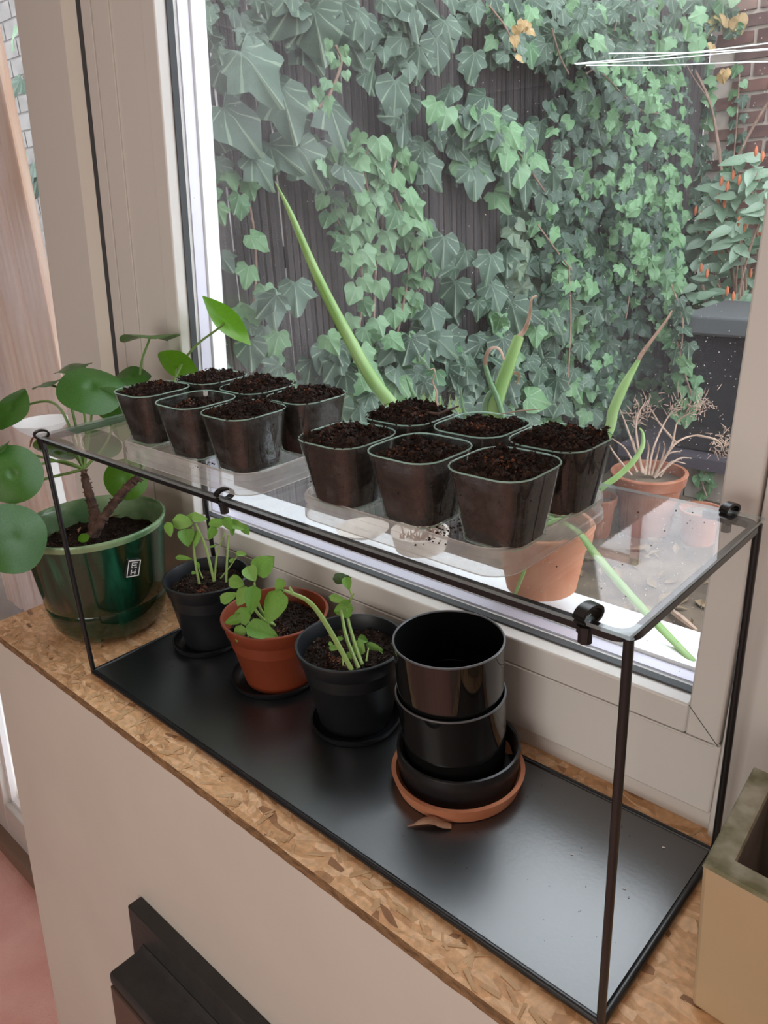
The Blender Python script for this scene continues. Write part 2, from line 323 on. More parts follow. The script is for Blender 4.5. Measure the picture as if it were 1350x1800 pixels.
# window_1: outer frame with nested sash
x0, x1, zb, zt = -.077, .675, .120, 1.20
wf = bpy.data.objects.new('window_1', None); COL.objects.link(wf); wf['kind'] = 'structure'
f = MB()
f.box(-.262, -.1095, .224, .29, -.03, 1.28)      # left frame post
f.box(.706, .90, .224, .29, -.03, 1.28)           # right frame post
f.box(-.1095, .706, .222, .29, .018, .0885)       # bottom rail face
f.box(-.1095, .706, .232, .29, -.03, .018)        # recessed foot
f.box(-.1095, .706, .222, .29, zt+.035, 1.28)
st('frame', f, UPVC, wf, bevel=.0015)
for a in ((-.228, -.186), (-.252, -.232)):
    st('frame_ridge', box(a[0], a[1], .2215, .2245, .02, 1.28), UPVC, wf, bevel=.0008)
s = MB()
s.box(-.1075, x0, .2195, .29, .0905, zt+.033); s.box(x1, .7045, .2195, .29, .0905, zt+.033)
s.box(x0, x1, .2195, .29, .0905, zb); s.box(x0, x1, .2195, .29, zt, zt+.033)
st('sash', s, UPVC, wf, bevel=.002)
def lining(ya, yb, t, M, name):
    q = MB(); q.box(x0, x0+t, ya, yb, zb, zt); q.box(x1-t, x1, ya, yb, zb, zt); q.box(x0+t, x1-t, ya, yb, zb, zb+t); q.box(x0+t, x1-t, ya, yb, zt-t, zt)
    st(name, q, M, wf, smooth=False)
lining(.2365, .246, .0022, GASKET, 'gasket'); lining(.252, .268, .0026, SPACER, 'glazing_spacer'); lining(.270, .292, .006, UPVC_OUT, 'outer_bead')
pn = box(x0+.002, x1-.002, .2470, .2505, zb+.002, zt-.002); st('pane', pn, PANE, wf, smooth=False)
g = MB()   # corner mitre hairlines
for xx, sg in ((x1, 1),):
    g.tube([(xx, .2193, zb), (xx+.030, .2193, .0905)], .0004, 4)
st('mitre_joint', g, GASKET, wf)
g = MB(); g.tube([(.7045,.2235,.0900),(.70,.2185,.0900),(-.1,.2185,.0900)], .0011, 4); st('sash_edge_line', g, UPVC, wf)
# fine dust on the pane, too small to count
d = MB()
for i in range(1500):
    x = random.uniform(x0+.01, x1-.01); z = random.betavariate(1.2, 1.9)*(.95-.13)+.13
    if random.random() < .35: x = x1 - .01 - random.expovariate(9); 
    if x < x0+.01: continue
    r = random.uniform(.00022, .0006); d.add([(x-r,.2466,z),(x,.2466,z-r),(x+r,.2466,z),(x,.2466,z+r)], [(0,1,2,3)])
o = st('pane_dust', d, DUST, wf, smooth=False); o['kind'] = 'stuff'
# door_1, glazed, to the left
df = bpy.data.objects.new('door_1', None); COL.objects.link(df); df['kind'] = 'structure'
q = MB(); q.box(-.445, -.302, .218, .285, FZ, 1.28); q.box(-1.29, -1.14, .218, .285, FZ, 1.28); q.box(-1.14, -.445, .218, .285, FZ, -.985); q.box(-1.14, -.445, .218, .285, 1.18, 1.28)
st('door_leaf', q, UPVC, df, bevel=.003)
q = MB(); q.add([(-.302,.218,FZ),(-.302,.285,FZ),(-.281,.285,FZ),(-.281,.232,FZ),(-.302,.218,1.28),(-.302,.285,1.28),(-.281,.285,1.28),(-.281,.232,1.28)], [(0,3,7,4),(3,2,6,7),(4,7,6,5),(1,5,6,2)])
st('bevelled_edge', q, mat('upvc_shadow_side', (.70,.66,.58), .35), df, smooth=False)
st('door_seal', box(-.2815, -.2605, .2285, .29, FZ, 1.28), GASKET, df, smooth=False)
q = MB(); q.box(-1.14, -1.125, .236, .25, -.985, 1.18); q.box(-1.14, -.445, .236, .25, -.985, -.972)
st('glazing_bead', q, UPVC_OUT, df, smooth=False)
st('pane', box(-1.125, -.446, .252, .256, -.972, 1.18), PANE, df, smooth=False)
st('trim_1', box(-1.30, -.27, .19, .225, FZ, FZ+.045), mat('threshold_wood', (.25,.16,.12), .6))
# room furniture seen only as warm streaks in the glossy pots
for i, (xa, xb) in enumerate(((-1.6,-1.15),(1.35,1.8))):
    q = MB(); n = 28
    top = [(xa+(xb-xa)*k/n, -2.77+.025*math.sin(k*1.3)) for k in range(n+1)]
    q.add([(x,y,FZ+.02) for x,y in top]+[(x,y,1.3) for x,y in top], [(k,k+1,n+2+k,n+1+k) for k in range(n)])
    o = q.obj('curtain', CURT); sm = o.modifiers.new('s','SOLIDIFY'); sm.thickness = .004
    tag(o, ['brown curtain by the left end of the back wall', 'brown curtain by the right end of the back wall'][i], 'curtain')

# ------------------------------------------------------------ cabinet, board top, black block
cb = thing('cabinet', (0, 0, FZ), 'taupe painted cabinet standing below the window with chipboard on top', 'cabinet')
q = leaned(box(-.247, 1.25, -.035, -.020, FZ+.002, -.0185)); lab(q.obj('front_panel', PANEL, cb, bevel=.001), 'scuffed flat taupe front panel')
q = leaned(box(-.247, -.232, -.020, .20, FZ+.002, -.0185)); q.obj('side_panel', PANEL, cb)
q = leaned(box(1.235, 1.25, -.020, .20, FZ+.002, -.0185)); q.obj('side_panel', PANEL, cb)
tb = thing('chipboard_top', (0, 0, -.018), 'coarse-flaked chipboard sill board lying on top of the taupe cabinet', 'board')
q = MB(); n = 150; nx0, nx1 = -.250, 1.25
fr = [(nx0 + (nx1-nx0)*i/n, -.0372 + .0006*(noise.noise(Vector((i*.8, 0, 0)))) ) for i in range(n+1)]
bk = [(x, .232) for x, y in fr]
vs = [(x,y,-.006) for x,y in fr] + [(x,y,-.006) for x,y in bk]
q.add(vs, [(i, i+1, n+2+i, n+1+i) for i in range(n)]); o = q.obj('board_face', OSB, tb, smooth=False)
q = MB(); vs = [(x,y,-.006) for x,y in fr] + [(x,y+.001*noise.noise(Vector((i*.9,3,0))),-.0185) for i,(x,y) in enumerate(fr)] + [(x,.232,-.0185) for x,y in fr] + [(x,.232,-.006) for x,y in fr]
m_ = n+1
q.add(vs, [(i, m_+i, m_+i+1, i+1) for i in range(n)] + [(m_+i, 2*m_+i, 2*m_+i+1, m_+i+1) for i in range(n)] + [(2*m_+i, 3*m_+i, 3*m_+i+1, 2*m_+i+1) for i in range(n)] + [(0,3*m_,2*m_,m_),(n,m_+n,2*m_+n,3*m_+n)])
q.obj('sawn_edge', OSB_EDGE, tb, smooth=False)
q = MB()
for i in range(150):   # loose raised flakes
    x = random.uniform(-.22, .72); y = random.uniform(-.033, -.009) if i < 110 else random.uniform(.206, .218)
    if i > 130: x, y = random.uniform(-.24,-.02), random.uniform(-.03,.0)
    a = random.uniform(0, PI); l = random.uniform(.003, .011); w_ = random.uniform(.001, .003); c, s_ = math.cos(a), math.sin(a)
    z = -.0058 + random.uniform(0,.0003)
    pts = [(-l,-w_),(l,-w_*.6),(l*.9,w_),(-l*.8,w_*.8)]; t = [(x+c*u-s_*v, min(max(y+s_*u+c*v,-.036),.23), z + (.0008 if k in(1,2) else 0)) for k,(u,v) in enumerate(pts)]
    q.add(t + [(a_,b_,c_-.0003) for a_,b_,c_ in t], [(0,1,2,3),(0,4,5,1),(1,5,6,2),(2,6,7,3),(3,7,4,0)])
o = q.obj('loose_flakes', mat('loose_wood_flake', (.52,.31,.15), .7, vcol=(.68,.46,.26), vscale=60), tb, smooth=False); o['kind'] = 'stuff'
bk_ = thing('stepped_block', (.12, -.045, -.5), 'black stepped wooden block fixed to the front of the taupe cabinet', 'block')
leaned(box(.126, .70, -.0545, -.0352, -.60, -.2575)).obj('back_plate', BLKWOOD, bk_, bevel=.002)
q = MB(); X0 = .155
q.add([(X0,-.0547,-.298),(X0,-.0625,-.3035),(X0,-.099,-.3035),(X0,-.101,-.3065),(X0,-.101,-.3190),(X0,-.0547,-.3190)] + [(.70,-.0547,-.298),(.70,-.0625,-.3035),(.70,-.099,-.3035),(.70,-.101,-.3065),(.70,-.101,-.3190),(.70,-.0547,-.3190)],
      [(0,1,2,3,4,5),(11,10,9,8,7,6)] + [(i,i+6,(i+1)%6+6,(i+1)%6) for i in range(6)])
leaned(q).obj('upper_cap', BLKWOOD, bk_, bevel=.0008)
leaned(box(X0+.002, .698, -.1035, -.0547, -.60, -.3205)).obj('lower_block', BLKFACE, bk_, bevel=.002)

# ------------------------------------------------------------ wire plant shelf
TH = .3145
sh = thing('plant_shelf', (.36, .10, -.005), 'long black metal wire plant shelf standing on the chipboard below the window', 'shelf')
q = MB(); q.box(.003, .717, .003, .200, -.0035, 0); q.obj('bottom_tray', TRAYM, sh, smooth=False)
q = MB(); r = .0034
c4 = [(0, 0), (.7205, 0), (.7205, .2035), (0, .2035)]
q.tube([(x, y, -.0012) for x, y in c4], r, 10, closed=True)
q = MB()
for (a, b) in zip(c4, c4[1:] + c4[:1]): q.tube([(a[0], a[1], -.0014), (b[0], b[1], -.0014)], r, 10)
q.obj('tray_rim', BLACK, sh)
for x, y in c4:
    q = MB(); q.tube([(x, y, -.004), (x, y, TH-.002)], .0031, 10); q.obj('leg', BLACK, sh)
q = MB()
pts = [(.680, .2035, TH-.003)]
rc = .012
for cx, cy, a0, a1 in ((.7205-rc, .2035-rc, 90, 0), (.7205-rc, rc, 0, -90), (rc, rc, 270, 180), (rc, .2035-rc, 180, 90)):
    for k in range(7):
        a = math.radians(a0 + (a1-a0)*k/6); pts.append((cx + rc*math.cos(a), cy + rc*math.sin(a), TH-.003))
pts.append((.040, .2035, TH-.003))
q.tube(pts, .0044, 4, ph=PI/4); q.obj('top_frame', BLACK, sh, bevel=.0007)
# clear sheet
sheet = thing('acrylic_sheet', (.36, .1, TH+.0004), 'clear acrylic sheet lying on top of the black wire plant shelf', 'sheet')
q = MB(); z0, z1 = TH+.0004, TH+.0029; q.box(-.003, .7235, -.006, .2065, z0, z1); q.f = q.f[:2]; q.obj('sheet_face', ACRYL, sheet, smooth=False)
q = MB(); q.box(-.003, .7235, -.006, .2065, z0, z1); q.f = q.f[2:]; q.obj('sheet_edge', ACRYL_EDGE, sheet, smooth=False)
# clips
def clip(pos, ang, label, s=1.0):
    t = thing('cable_clip', pos, label, 'clip', None)
    q = MB(); ca, sa = math.cos(ang), math.sin(ang); P = Vector(pos)
    loop = []
    for k in range(15):   # open loop standing above the rail, in the plane across it
        a = math.radians(-150 + k*(335/14)); rr = .0075*s*(1+.25*math.cos(a))
        loop.append(P + Vector((ca*rr*math.cos(a)*1.15, sa*rr*math.cos(a)*1.15, .0050*s + rr*.68*math.sin(a))) + Vector((0,0,.002)))
    R = []
    ax = Vector((-sa, ca, 0))
    for i, p in enumerate(loop):
        a = loop[max(i-1,0)]; b = loop[min(i+1,len(loop)-1)]; tt = (b-a).normalized(); nn = tt.cross(ax).normalized()
        R.append([p + ax*.0036*s + nn*.001, p - ax*.0036*s + nn*.001, p - ax*.0036*s - nn*.001, p + ax*.0036*s - nn*.001])
    q.rings(R); q.obj('strap', mat('black_clip_plastic', (.012,.012,.012), .25), t)
    q = MB(); q.tube([P+Vector((0,0,-.0105)), P+Vector((0,0,-.0035))], .0042*s, 8); q.tube([P+Vector((0,0,-.0035)), P+Vector((0,0,.001))], .0052*s, 8); q.obj('grip', BLACK, t)
clip((.002, -.003, TH-.003), 1.3, 'black plastic clip at the far left front corner of the wire shelf', .9)
clip((.345, -.001, TH-.003), 1.4, 'black plastic clip halfway along the front rail of the wire shelf', .9)
clip((.694, -.001, TH-.003), 1.4, 'black plastic clip at the near front corner of the wire shelf', 1.05)
clip((.698, .2035, TH-.003), 1.3, 'small black plastic clip at the back corner of the clear sheet, by the window', .9)
# a curled dark scrap by the left clip
q = MB(); p0 = Vector((-.008,-.004,TH+.002)); q.tube([p0, p0+Vector((-.005,-.003,-.006)), p0+Vector((-.012,-.004,-.016))], [.0016,.003,.001], 6, flat=.3)
tag(q.obj('withered_leaf', DRYPET), 'small brown withered leaf hanging at the left corner of the clear sheet', 'leaf')

# ------------------------------------------------------------ soil
def crumbs(q, n, spot, size, zf, jag=.6):
    for i in range(n):
        x, y = spot(); r = size*random.uniform(.45, 1.3); z = zf(x, y) + r*.25
        ax = random.uniform(.8, 1.8)
        b = [Vector((1,0,0)),Vector((-.5,.86,0)),Vector((-.5,-.86,0)),Vector((0,0,1)),Vector((0,0,-.8))]
        M = Matrix.Rotation(random.uniform(0,6.28),3,'Z') @ Matrix.Rotation(random.uniform(-1,1),3,'X')
        vs = []
        for v in b:
            v = Vector((v.x*ax, v.y, v.z))*r*(1+random.uniform(-jag,jag)*.5); v = M @ v; vs.append((x+v.x, y+v.y, z+v.z))
        q.add(vs, [(0,1,3),(1,2,3),(2,0,3),(1,0,4),(2,1,4),(0,2,4)])
def sq_ring(cx, cy, z, h, rc, k=5, tw=0):
    out = []
    for sx, sy, a0 in ((1,1,0),(-1,1,90),(-1,-1,180),(1,-1,270)):
        for j in range(k+1):
            a = math.radians(a0 + j*90/k); out.append((cx + sx*(h-rc) + rc*math.cos(a), cy + sy*(h-rc) + rc*math.sin(a), z))
    return out
# ------------------------------------------------------------ clear lids and cups
def lid(name, xa, xb, ya, yb, label):
    t = thing(name, ((xa+xb)/2, (ya+yb)/2, TH+.003), label, 'lid')
    def rr(i, z, rc=.022):
        a, b, c, d = xa+i, xb-i, ya+i, yb-i; out = []
        for cx, cy, a0 in ((b-rc, d-rc, 0), (a+rc, d-rc, 90), (a+rc, c+rc, 180), (b-rc, c+rc, 270)):
            for j in range(8):
                an = math.radians(a0 + j*90/7); out.append((cx+rc*math.cos(an), cy+rc*math.sin(an), z))
        return out
    q = MB(); z = TH+.0032
    q.rings([rr(.0015,z), rr(0,z+.001), rr(.0,z+.006), rr(.0016,z+.0068), rr(.0016,z+.0125), rr(.0004,z+.0135), rr(.0006,z+.0185), rr(.002,z+.0195), rr(.0035,z+.0185), rr(.0045,z+.0160)], cap0=False, cap1=False)
    q.obj('rim', LIDM, t)
    q = MB(); q.tube(rr(.0022,z+.0195), .0005, 4, closed=True); lab(q.obj('rim_top_glint', CUPRIM2, t), 'pale painted highlight along the upper edge of the rim')
    q = MB(); q.tube(rr(.0001,z+.0008), .0005, 4, closed=True); lab(q.obj('rim_foot_glint', CUPRIM2, t), 'pale painted highlight along the lower edge of the rim')
    q = MB(); q.add(rr(.0046,z+.0160), [tuple(range(32))]); q.obj('panel', ACRYL, t)
    return t
lid('container_lid', .433, .633, .004, .150, 'clear plastic container lid under the six cups nearest the camera')
lid('container_lid', .164, .374, .004, .146, 'clear plastic container lid under the six cups farther left')
CB = TH + .0194 + .0006; CT = .385
def cup(cx, cy, idx, fill, label, orange):
    t = thing('seedling_cup', (cx, cy, CB), label, 'cup', 'clear cups of potting soil')
    H = CT - CB; hb, ht, rb, rt = .0232, .0312, .0135, .0185
    def R(u, off=0, z=None): return sq_ring(cx, cy, CB + H*u if z is None else z, hb+(ht-hb)*u - off, rb+(rt-rb)*u)
    q = MB(); q.rings([R(0), R(.03), R(.35), R(.7), R(1)], cap0=True, cap1=False); q.obj('cup_wall', CUPM, t)
    q = MB()
    ring = R(1); q.tube(ring, .0006, 5, closed=True)
    lab(q.obj('rim', CUPRIM, t), 'green-tinged clear rim')
    q = MB(); q.tube(R(.01), .0005, 4, closed=True); lab(q.obj('base_edge', CUPRIM, t), 'green-tinged base edge')
    # soil body, lower toward one side
    q = MB(); top = fill
    q.rings([R(.03,.0011), R(.3,.0009), R(.6,.0009), R(max(.62,top-.03),.0008)], cap0=True, cap1=False)
    ht2 = hb+(ht-hb)*top - .0008; rc2 = rb+(rt-rb)*top; zt = CB+H*(top-.03)
    sd = idx*7.3
    tilt = random.uniform(-.06,.06), random.uniform(-.06,.06)
    def zf(x, y):
        u = max(abs(x-cx), abs(y-cy))/ht2
        return zt + .0070*(1-u**3) + .0048*noise.noise(Vector(((x-cx)*120+sd, (y-cy)*120, 0))) + .0026*noise.noise(Vector(((x-cx)*420+sd, (y-cy)*420, 5))) + (x-cx)*tilt[0] + (y-cy)*tilt[1]
    n = 26; vs = []; fs = []
    for j in range(n+1):
        for i in range(n+1):
            a, b = -1+2*i/n, -1+2*j/n   # square to rounded square
            k = rc2/ht2; m0 = max(abs(a), abs(b)); l = math.hypot(a, b)
            e = 1.0
            if l > 1e-6:
                ca, cb_ = abs(a)/m0, abs(b)/m0; mn = min(ca, cb_)
                if mn > 1-k:
                    # distance to rounded boundary along this direction
                    dx, dy = ca, cb_; A = dx*dx+dy*dy; B = -2*(dx+dy)*(1-k); C = 2*(1-k)**2 - k*k; e = (-B + math.sqrt(max(B*B-4*A*C,0)))/(2*A)
            x, y = cx + a*e*ht2, cy + b*e*ht2; z = zf(x, y) if m0 < .999 else zt - .001
            vs.append((x, y, z))
    for j in range(n):
        for i in range(n): a = j*(n+1)+i; fs.append((a, a+1, a+n+2, a+n+1))
    q.add(vs, fs); s_ = q.obj('soil', SOIL, t); s_['kind'] = 'stuff'
    q = MB(); spot = lambda: (cx+random.uniform(-.97,.97)*(ht2-.002), cy+random.uniform(-.97,.97)*(ht2-.002))
    def spot2():
        while 1:
            x, y = spot(); a, b = abs(x-cx)-(ht2-rc2), abs(y-cy)-(ht2-rc2)
            if not (a > 0 and b > 0 and a*a+b*b > rc2*rc2*.95): return x, y
    crumbs(q, 620, spot2, .0013, lambda x, y: zf(x, y)+.0004); crumbs(q, 110, spot2, .0022, lambda x, y: zf(x, y)+.0006)
    for i in range(40):
        x, y = spot2(); z = zf(x,y)+.0012; a = random.uniform(0,6.28); l = random.uniform(.002,.0055)
        q.tube([(x,y,z),(x+l*.5*math.cos(a),y+l*.5*math.sin(a),z+.0013),(x+l*math.cos(a+.4),y+l*math.sin(a+.4),z+random.uniform(-.001,.002))], .00025, 3)
    if fill > .93:
        for i in range(26):
            k = random.random(); p = ring[int(k*len(ring))%len(ring)]
            crumbs(q, 1, lambda: (p[0], p[1]), .0011, lambda x, y: CT)
    c_ = q.obj('soil_crumbs', CRUMB, t, smooth=False); c_['kind'] = 'stuff'
    q = MB(); ox, oy = cx+orange[0]*.02, cy+orange[1]*.02
    sp = lambda: (min(max(random.gauss(ox,.005),cx-ht2*.75),cx+ht2*.75), min(max(random.gauss(oy,.004),cy-ht2*.75),cy+ht2*.75))
    crumbs(q, 34, sp, .0012, lambda x, y: zf(x, y)+.0006); crumbs(q, 26, spot2, .0008, lambda x, y: zf(x, y)+.0008)
    f_ = q.obj('coir_flecks', FIBRE, t, smooth=False); f_['kind'] = 'stuff'
    q = MB()   # soil specks stuck on the outside of the clear wall
    for i in range(46):
        u = random.uniform(.02, .95); RR = R(u, -.0003); k = random.randrange(len(RR)); a, b = Vector(RR[k]), Vector(RR[(k+1)%len(RR)]); p = a.lerp(b, random.random())
        crumbs(q, 1, lambda: (p.x, p.y), random.uniform(.0003,.0008), lambda x, y: p.z)
    k_ = q.obj('stuck_specks', CRUMB, t, smooth=False); k_['kind'] = 'stuff'
cups = [
 (.475,.028,.95,'clear cup of soil, left in the front row of the near lid',(-.5,.2)),
 (.5425,.033,.86,'clear cup of soil, middle of the front row on the near lid',(-.6,-.5)),
 (.611,.037,.93,'clear cup of soil nearest the camera, right end of the front row',(.1,-.4)),
 (.476,.100,.96,'clear cup with a dark twig, behind the left front cup of the near lid',(.5,-.4)),
 (.5435,.105,.90,'clear cup of soil in the middle of the back row on the near lid',(.2,-.5)),
 (.6105,.107,.96,'heaped clear cup of soil, right end of the near back row',(.7,.7)),
 (.191,.038,.93,'clear cup of soil at the far left front, beside the round pilea leaves',(-.2,.5)),
 (.271,.034,.80,'least filled clear cup of soil, in the front row of the left lid',(-.4,-.4)),
 (.342,.034,.95,'right front clear cup of soil on the left lid, with a bright side',(.0,.7)),
 (.199,.104,.95,'clear cup of soil at the back left of the left lid, against the white frame',(-.5,-.3)),
 (.277,.102,.97,'clear cup of soil in the middle of the back row on the left lid',(.1,-.2)),
 (.349,.101,.96,'clear cup of soil at the right end of the back row on the left lid',(-.1,-.3))]
for i, (cx, cy, fl, lb, og) in enumerate(cups): cup(cx, cy, i, fl, lb, og)
for pts, lb in (((on_z(880,728,.389), on_z(915,722,.390), on_z(952,719,.392)), 'thin pale twig on the soil of the middle back cup'),
                ((on_z(735,722,.388), on_z(770,728,.389), on_z(806,714,.392)), 'dark bark twig on the back cup behind the left front cup')):
    q = MB(); q.tube(pts, [.0006,.0009,.0004] if 'pale' in lb else [.0006,.0022,.001], 6, flat=.6); tag(q.obj('twig', DEADST if 'pale' in lb else TRUNK), lb, 'twig')
q = MB(); zl = lambda x, y: CB - .0002
crumbs(q, 70, lambda: (random.gauss(.577,.006), random.gauss(.022,.012)), .0009, zl); crumbs(q, 90, lambda: (random.uniform(.44,.627), random.uniform(.012,.145)), .0006, zl)
crumbs(q, 30, lambda: (random.gauss(.306,.004), random.gauss(.012,.006)), .0008, zl); crumbs(q, 40, lambda: (random.uniform(.175,.366), random.uniform(.012,.14)), .0006, zl)
tag(q.obj('spilt_soil', CRUMB, smooth=False), 'dark soil crumbs spilt on the clear lids between the cups', 'soil', kind='stuff')
q = MB(); crumbs(q, 26, lambda: (random.uniform(.62,.71), random.uniform(.01,.19)), .0006, lambda x, y: TH+.0029)
tag(q.obj('spilt_soil', CRUMB, smooth=False), 'scattered dark specks of soil on the bare right end of the clear sheet', 'soil', kind='stuff')

# ------------------------------------------------------------ leaves
def leaf_mesh(name, M, W, L, nx=4, ny=7, cup_=.15, droop=.2, shape=.42, wave=.0, ripple=.0):
    q = MB(); vs = []
    for j in range(ny+1):
        v = j/ny; wd = (math.sin(PI*v**(.62 if shape < .5 else .8)))**.75 if 0 < v < 1 else 0
        for i in range(-nx, nx+1):
            u = i/nx; x = u*wd*W*.5; y = -v*L
            z = cup_*abs(u)**1.3*wd*W - droop*L*v*v + wave*math.sin(v*9+u*2)*W*.2 + ripple*W*(abs(math.sin(v*13 - abs(u)*3))*(.3+.7*abs(u)) )
            vs.append((x, y, z))
    n = 2*nx+1; q.add(vs, [(j*n+i, (j+1)*n+i, (j+1)*n+i+1, j*n+i+1) for j in range(ny) for i in range(n-1)])
    return q.mesh(name, M, True, 175)
def disc_mesh(name, M, dome=.12, wav=.04, seed=0):
    q = MB(); rn = 7; sg = 28; vs = [(0,0,-.02)]; fs = []
    for r in range(1, rn+1):
        for s_ in range(sg):
            a = 2*PI*s_/sg; k = r/rn
            vs.append((k*math.cos(a), k*math.sin(a), dome*(.5-k*k) - (.05*(1-k*3) if k < .33 else 0) + wav*k*k*math.sin(3*a+seed)))
    for s_ in range(sg): fs.append((0, 1+s_, 1+(s_+1)%sg))
    for r in range(rn-1):
        for s_ in range(sg): a = 1+r*sg; b = a+sg; k = (s_+1)%sg; fs.append((a+s_, b+s_, b+k, a+k))
    q.add(vs, fs); return q.mesh(name, M)
BL = [leaf_mesh('basil_leaf_a', BASIL, 1, 1.35, cup_=-.16, droop=.10, ripple=.07), leaf_mesh('basil_leaf_b', BASIL, 1, 1.25, cup_=.2, droop=.14, ripple=.08), leaf_mesh('basil_leaf_w', BASILW, 1, 1.3, cup_=-.25, droop=.3, ripple=.2)]
def view_leaf(me, name, parent, cx, cy, a, b, th, depth, tilt_sign=1, base_len=1.0, disc=False):
    """leaf whose outline spans 2a by 2b pixels, long axis turned by th degrees, standing at a real distance"""
    th = math.radians(th); X = RX*math.cos(th) - RY*math.sin(th); Y = RX*math.sin(th) + RY*math.cos(th)
    px = depth/F; c = at(cx, cy, depth); big, small = max(a, b), min(a, b)
    if disc:
        k = min(1, small/big); cosf = k; sinf = math.sqrt(max(0, 1-k*k))*tilt_sign
        minor = Y if a >= b else X; nrm = (minor*sinf - RZ*cosf).normalized(); s_ = big*px
        return place(me, name, parent, frame(c, X if a >= b else Y, nrm, s_, s_, s_))
    # long direction along X in view; leaf mesh long axis is -y, origin at stalk end
    L_ = 2*a*px/base_len; Wd = 2*b*px
    nrm = (-RZ*.85 + Vector((0,0,.35)) + Y*.15*tilt_sign).normalized()
    ydir = -X; ydir = (ydir - nrm*ydir.dot(nrm)).normalized(); xd = ydir.cross(nrm)
    M_ = Matrix.Identity(4); o_ = c - X*a*px
    for i in range(3): M_[i][0] = xd[i]*Wd; M_[i][1] = ydir[i]*L_; M_[i][2] = nrm[i]*Wd; M_[i][3] = o_[i]
    return place(me, name, parent, M_)

# ------------------------------------------------------------ round pots
def soil_disc(t, cx, cy, z, r, seed, M=SOIL, grit=0, nc=700, orange=(0,0)):
    q = MB(); rn, sg = 22, 56; vs = []; fs = []
    zf = lambda x, y: z + .006*noise.noise(Vector((x*70+seed, y*70, 0))) + .0016*noise.noise(Vector((x*320+seed, y*320, 3)))
    vs.append((cx, cy, zf(cx, cy)))
    for i in range(1, rn+1):
        for s_ in range(sg):
            a = 2*PI*s_/sg; k = r*i/rn; x, y = cx+k*math.cos(a), cy+k*math.sin(a); vs.append((x, y, zf(x, y)))
    for s_ in range(sg): fs.append((0, 1+s_, 1+(s_+1)%sg))
    for i in range(rn-1):
        for s_ in range(sg): a = 1+i*sg; b = a+sg; k = (s_+1)%sg; fs.append((a+s_, b+s_, b+k, a+k))
    q.add(vs, fs); o = q.obj('soil', M, t); o['kind'] = 'stuff'
    def sp():
        a = random.uniform(0, 2*PI); k = r*.96*math.sqrt(random.random()); return cx+k*math.cos(a), cy+k*math.sin(a)
    q = MB(); crumbs(q, int(nc*1.5), sp, .0016, zf); crumbs(q, nc//5, sp, .0028, zf); o = q.obj('soil_crumbs', CRUMB, t, smooth=False); o['kind'] = 'stuff'
    q = MB(); crumbs(q, 50, lambda: (random.gauss(cx+orange[0], r*.16), random.gauss(cy+orange[1], r*.13)), .0013, lambda x, y: zf(x, y)+.0006); o = q.obj('coir_flecks', FIBRE, t, smooth=False); o['kind'] = 'stuff'
    if grit:
        q = MB(); crumbs(q, grit, sp, .0007, lambda x, y: zf(x, y)+.0008); o = q.obj('pale_grit', PERL, t, smooth=False); o['kind'] = 'stuff'
def saucer(cx, cy, r, h, M, label, z=0, name='saucer', lip=.0022, floor_=.0018):
    q = MB(); q.lathe([(r*.86, z+.0002), (r*.93, z+.0008), (r, z+h-.001), (r+.0003, z+h), (r-lip, z+h), (r-lip-.0004, z+h-.001), (r*.86-.001, z+floor_+.001), (r*.8, z+floor_)], cx, cy)
    return tag(q.obj(name, M), label, 'saucer')
def nursery_pot(t, cx, cy, z0, zr, r, rb, M, inner):
    band = .018
    q = MB(); q.lathe([(rb*.9, z0), (rb, z0+.001), (rb*1.0+.001, z0+.006), (r*.895, zr-band-.002), (r*.93, zr-band), (r*.975, zr-.003), (r, zr-.0025), (r+.0002, zr-.0008), (r-.0006, zr), (r-.003, zr), (r-.0036, zr-.001), (r*.90, zr-band), (r*.86, zr-.035)], cx, cy, seg=72, cap1=False)
    q.obj('pot_wall', M, t)
# black pot one
def stem(t, pts, depths, rad, M=BSTEM, name='stem'):
    P = [at(x, y, d) for (x, y), d in zip(pts, depths)]; P = smooth_path(P, 5); q = MB(); q.tube(P, lerp_list(rad, len(P)), 8); return q.obj(name, M, t)
def cr(x, y): return (280 + x/3.068, 880 + y/3.068)
def crd(l): return [cr(*p) for p in l]
def basil(t, leaves, stems, D0, wilt=()):
    for i, L_ in enumerate(leaves):
        x, y, a, b, th = L_[:5]; dd = L_[5] if len(L_) > 5 else 0
        px, py = cr(x, y); me = BL[2] if i in wilt else BL[i % 2]
        o = view_leaf(me, 'leaf', t, px, py, a/2.75, b/2.75, th, D0+dd, 1 if i % 2 else -1, base_len=1.3)
        if i in wilt: lab(o, 'crumpled darker leaf')
    for pts, ds, r in stems: stem(t, crd(pts), [D0+d for d in ds], r)
saucer(.060, .137, .0465, .009, NURSERY, 'black plastic saucer under the far black basil pot')
t1 = thing('potted_basil', (.062, .143, .003), 'basil seedlings in a black plastic nursery pot beside the green glazed pot', 'potted plant')
nursery_pot(t1, .0645, .147, .0025, .099, .0572, .040, NURSERY, 0); soil_disc(t1, .0645, .147, .082, .0505, 3, grit=45, nc=500, orange=(.01,-.012))
D1 = depth_of((.0645,.147,.11))
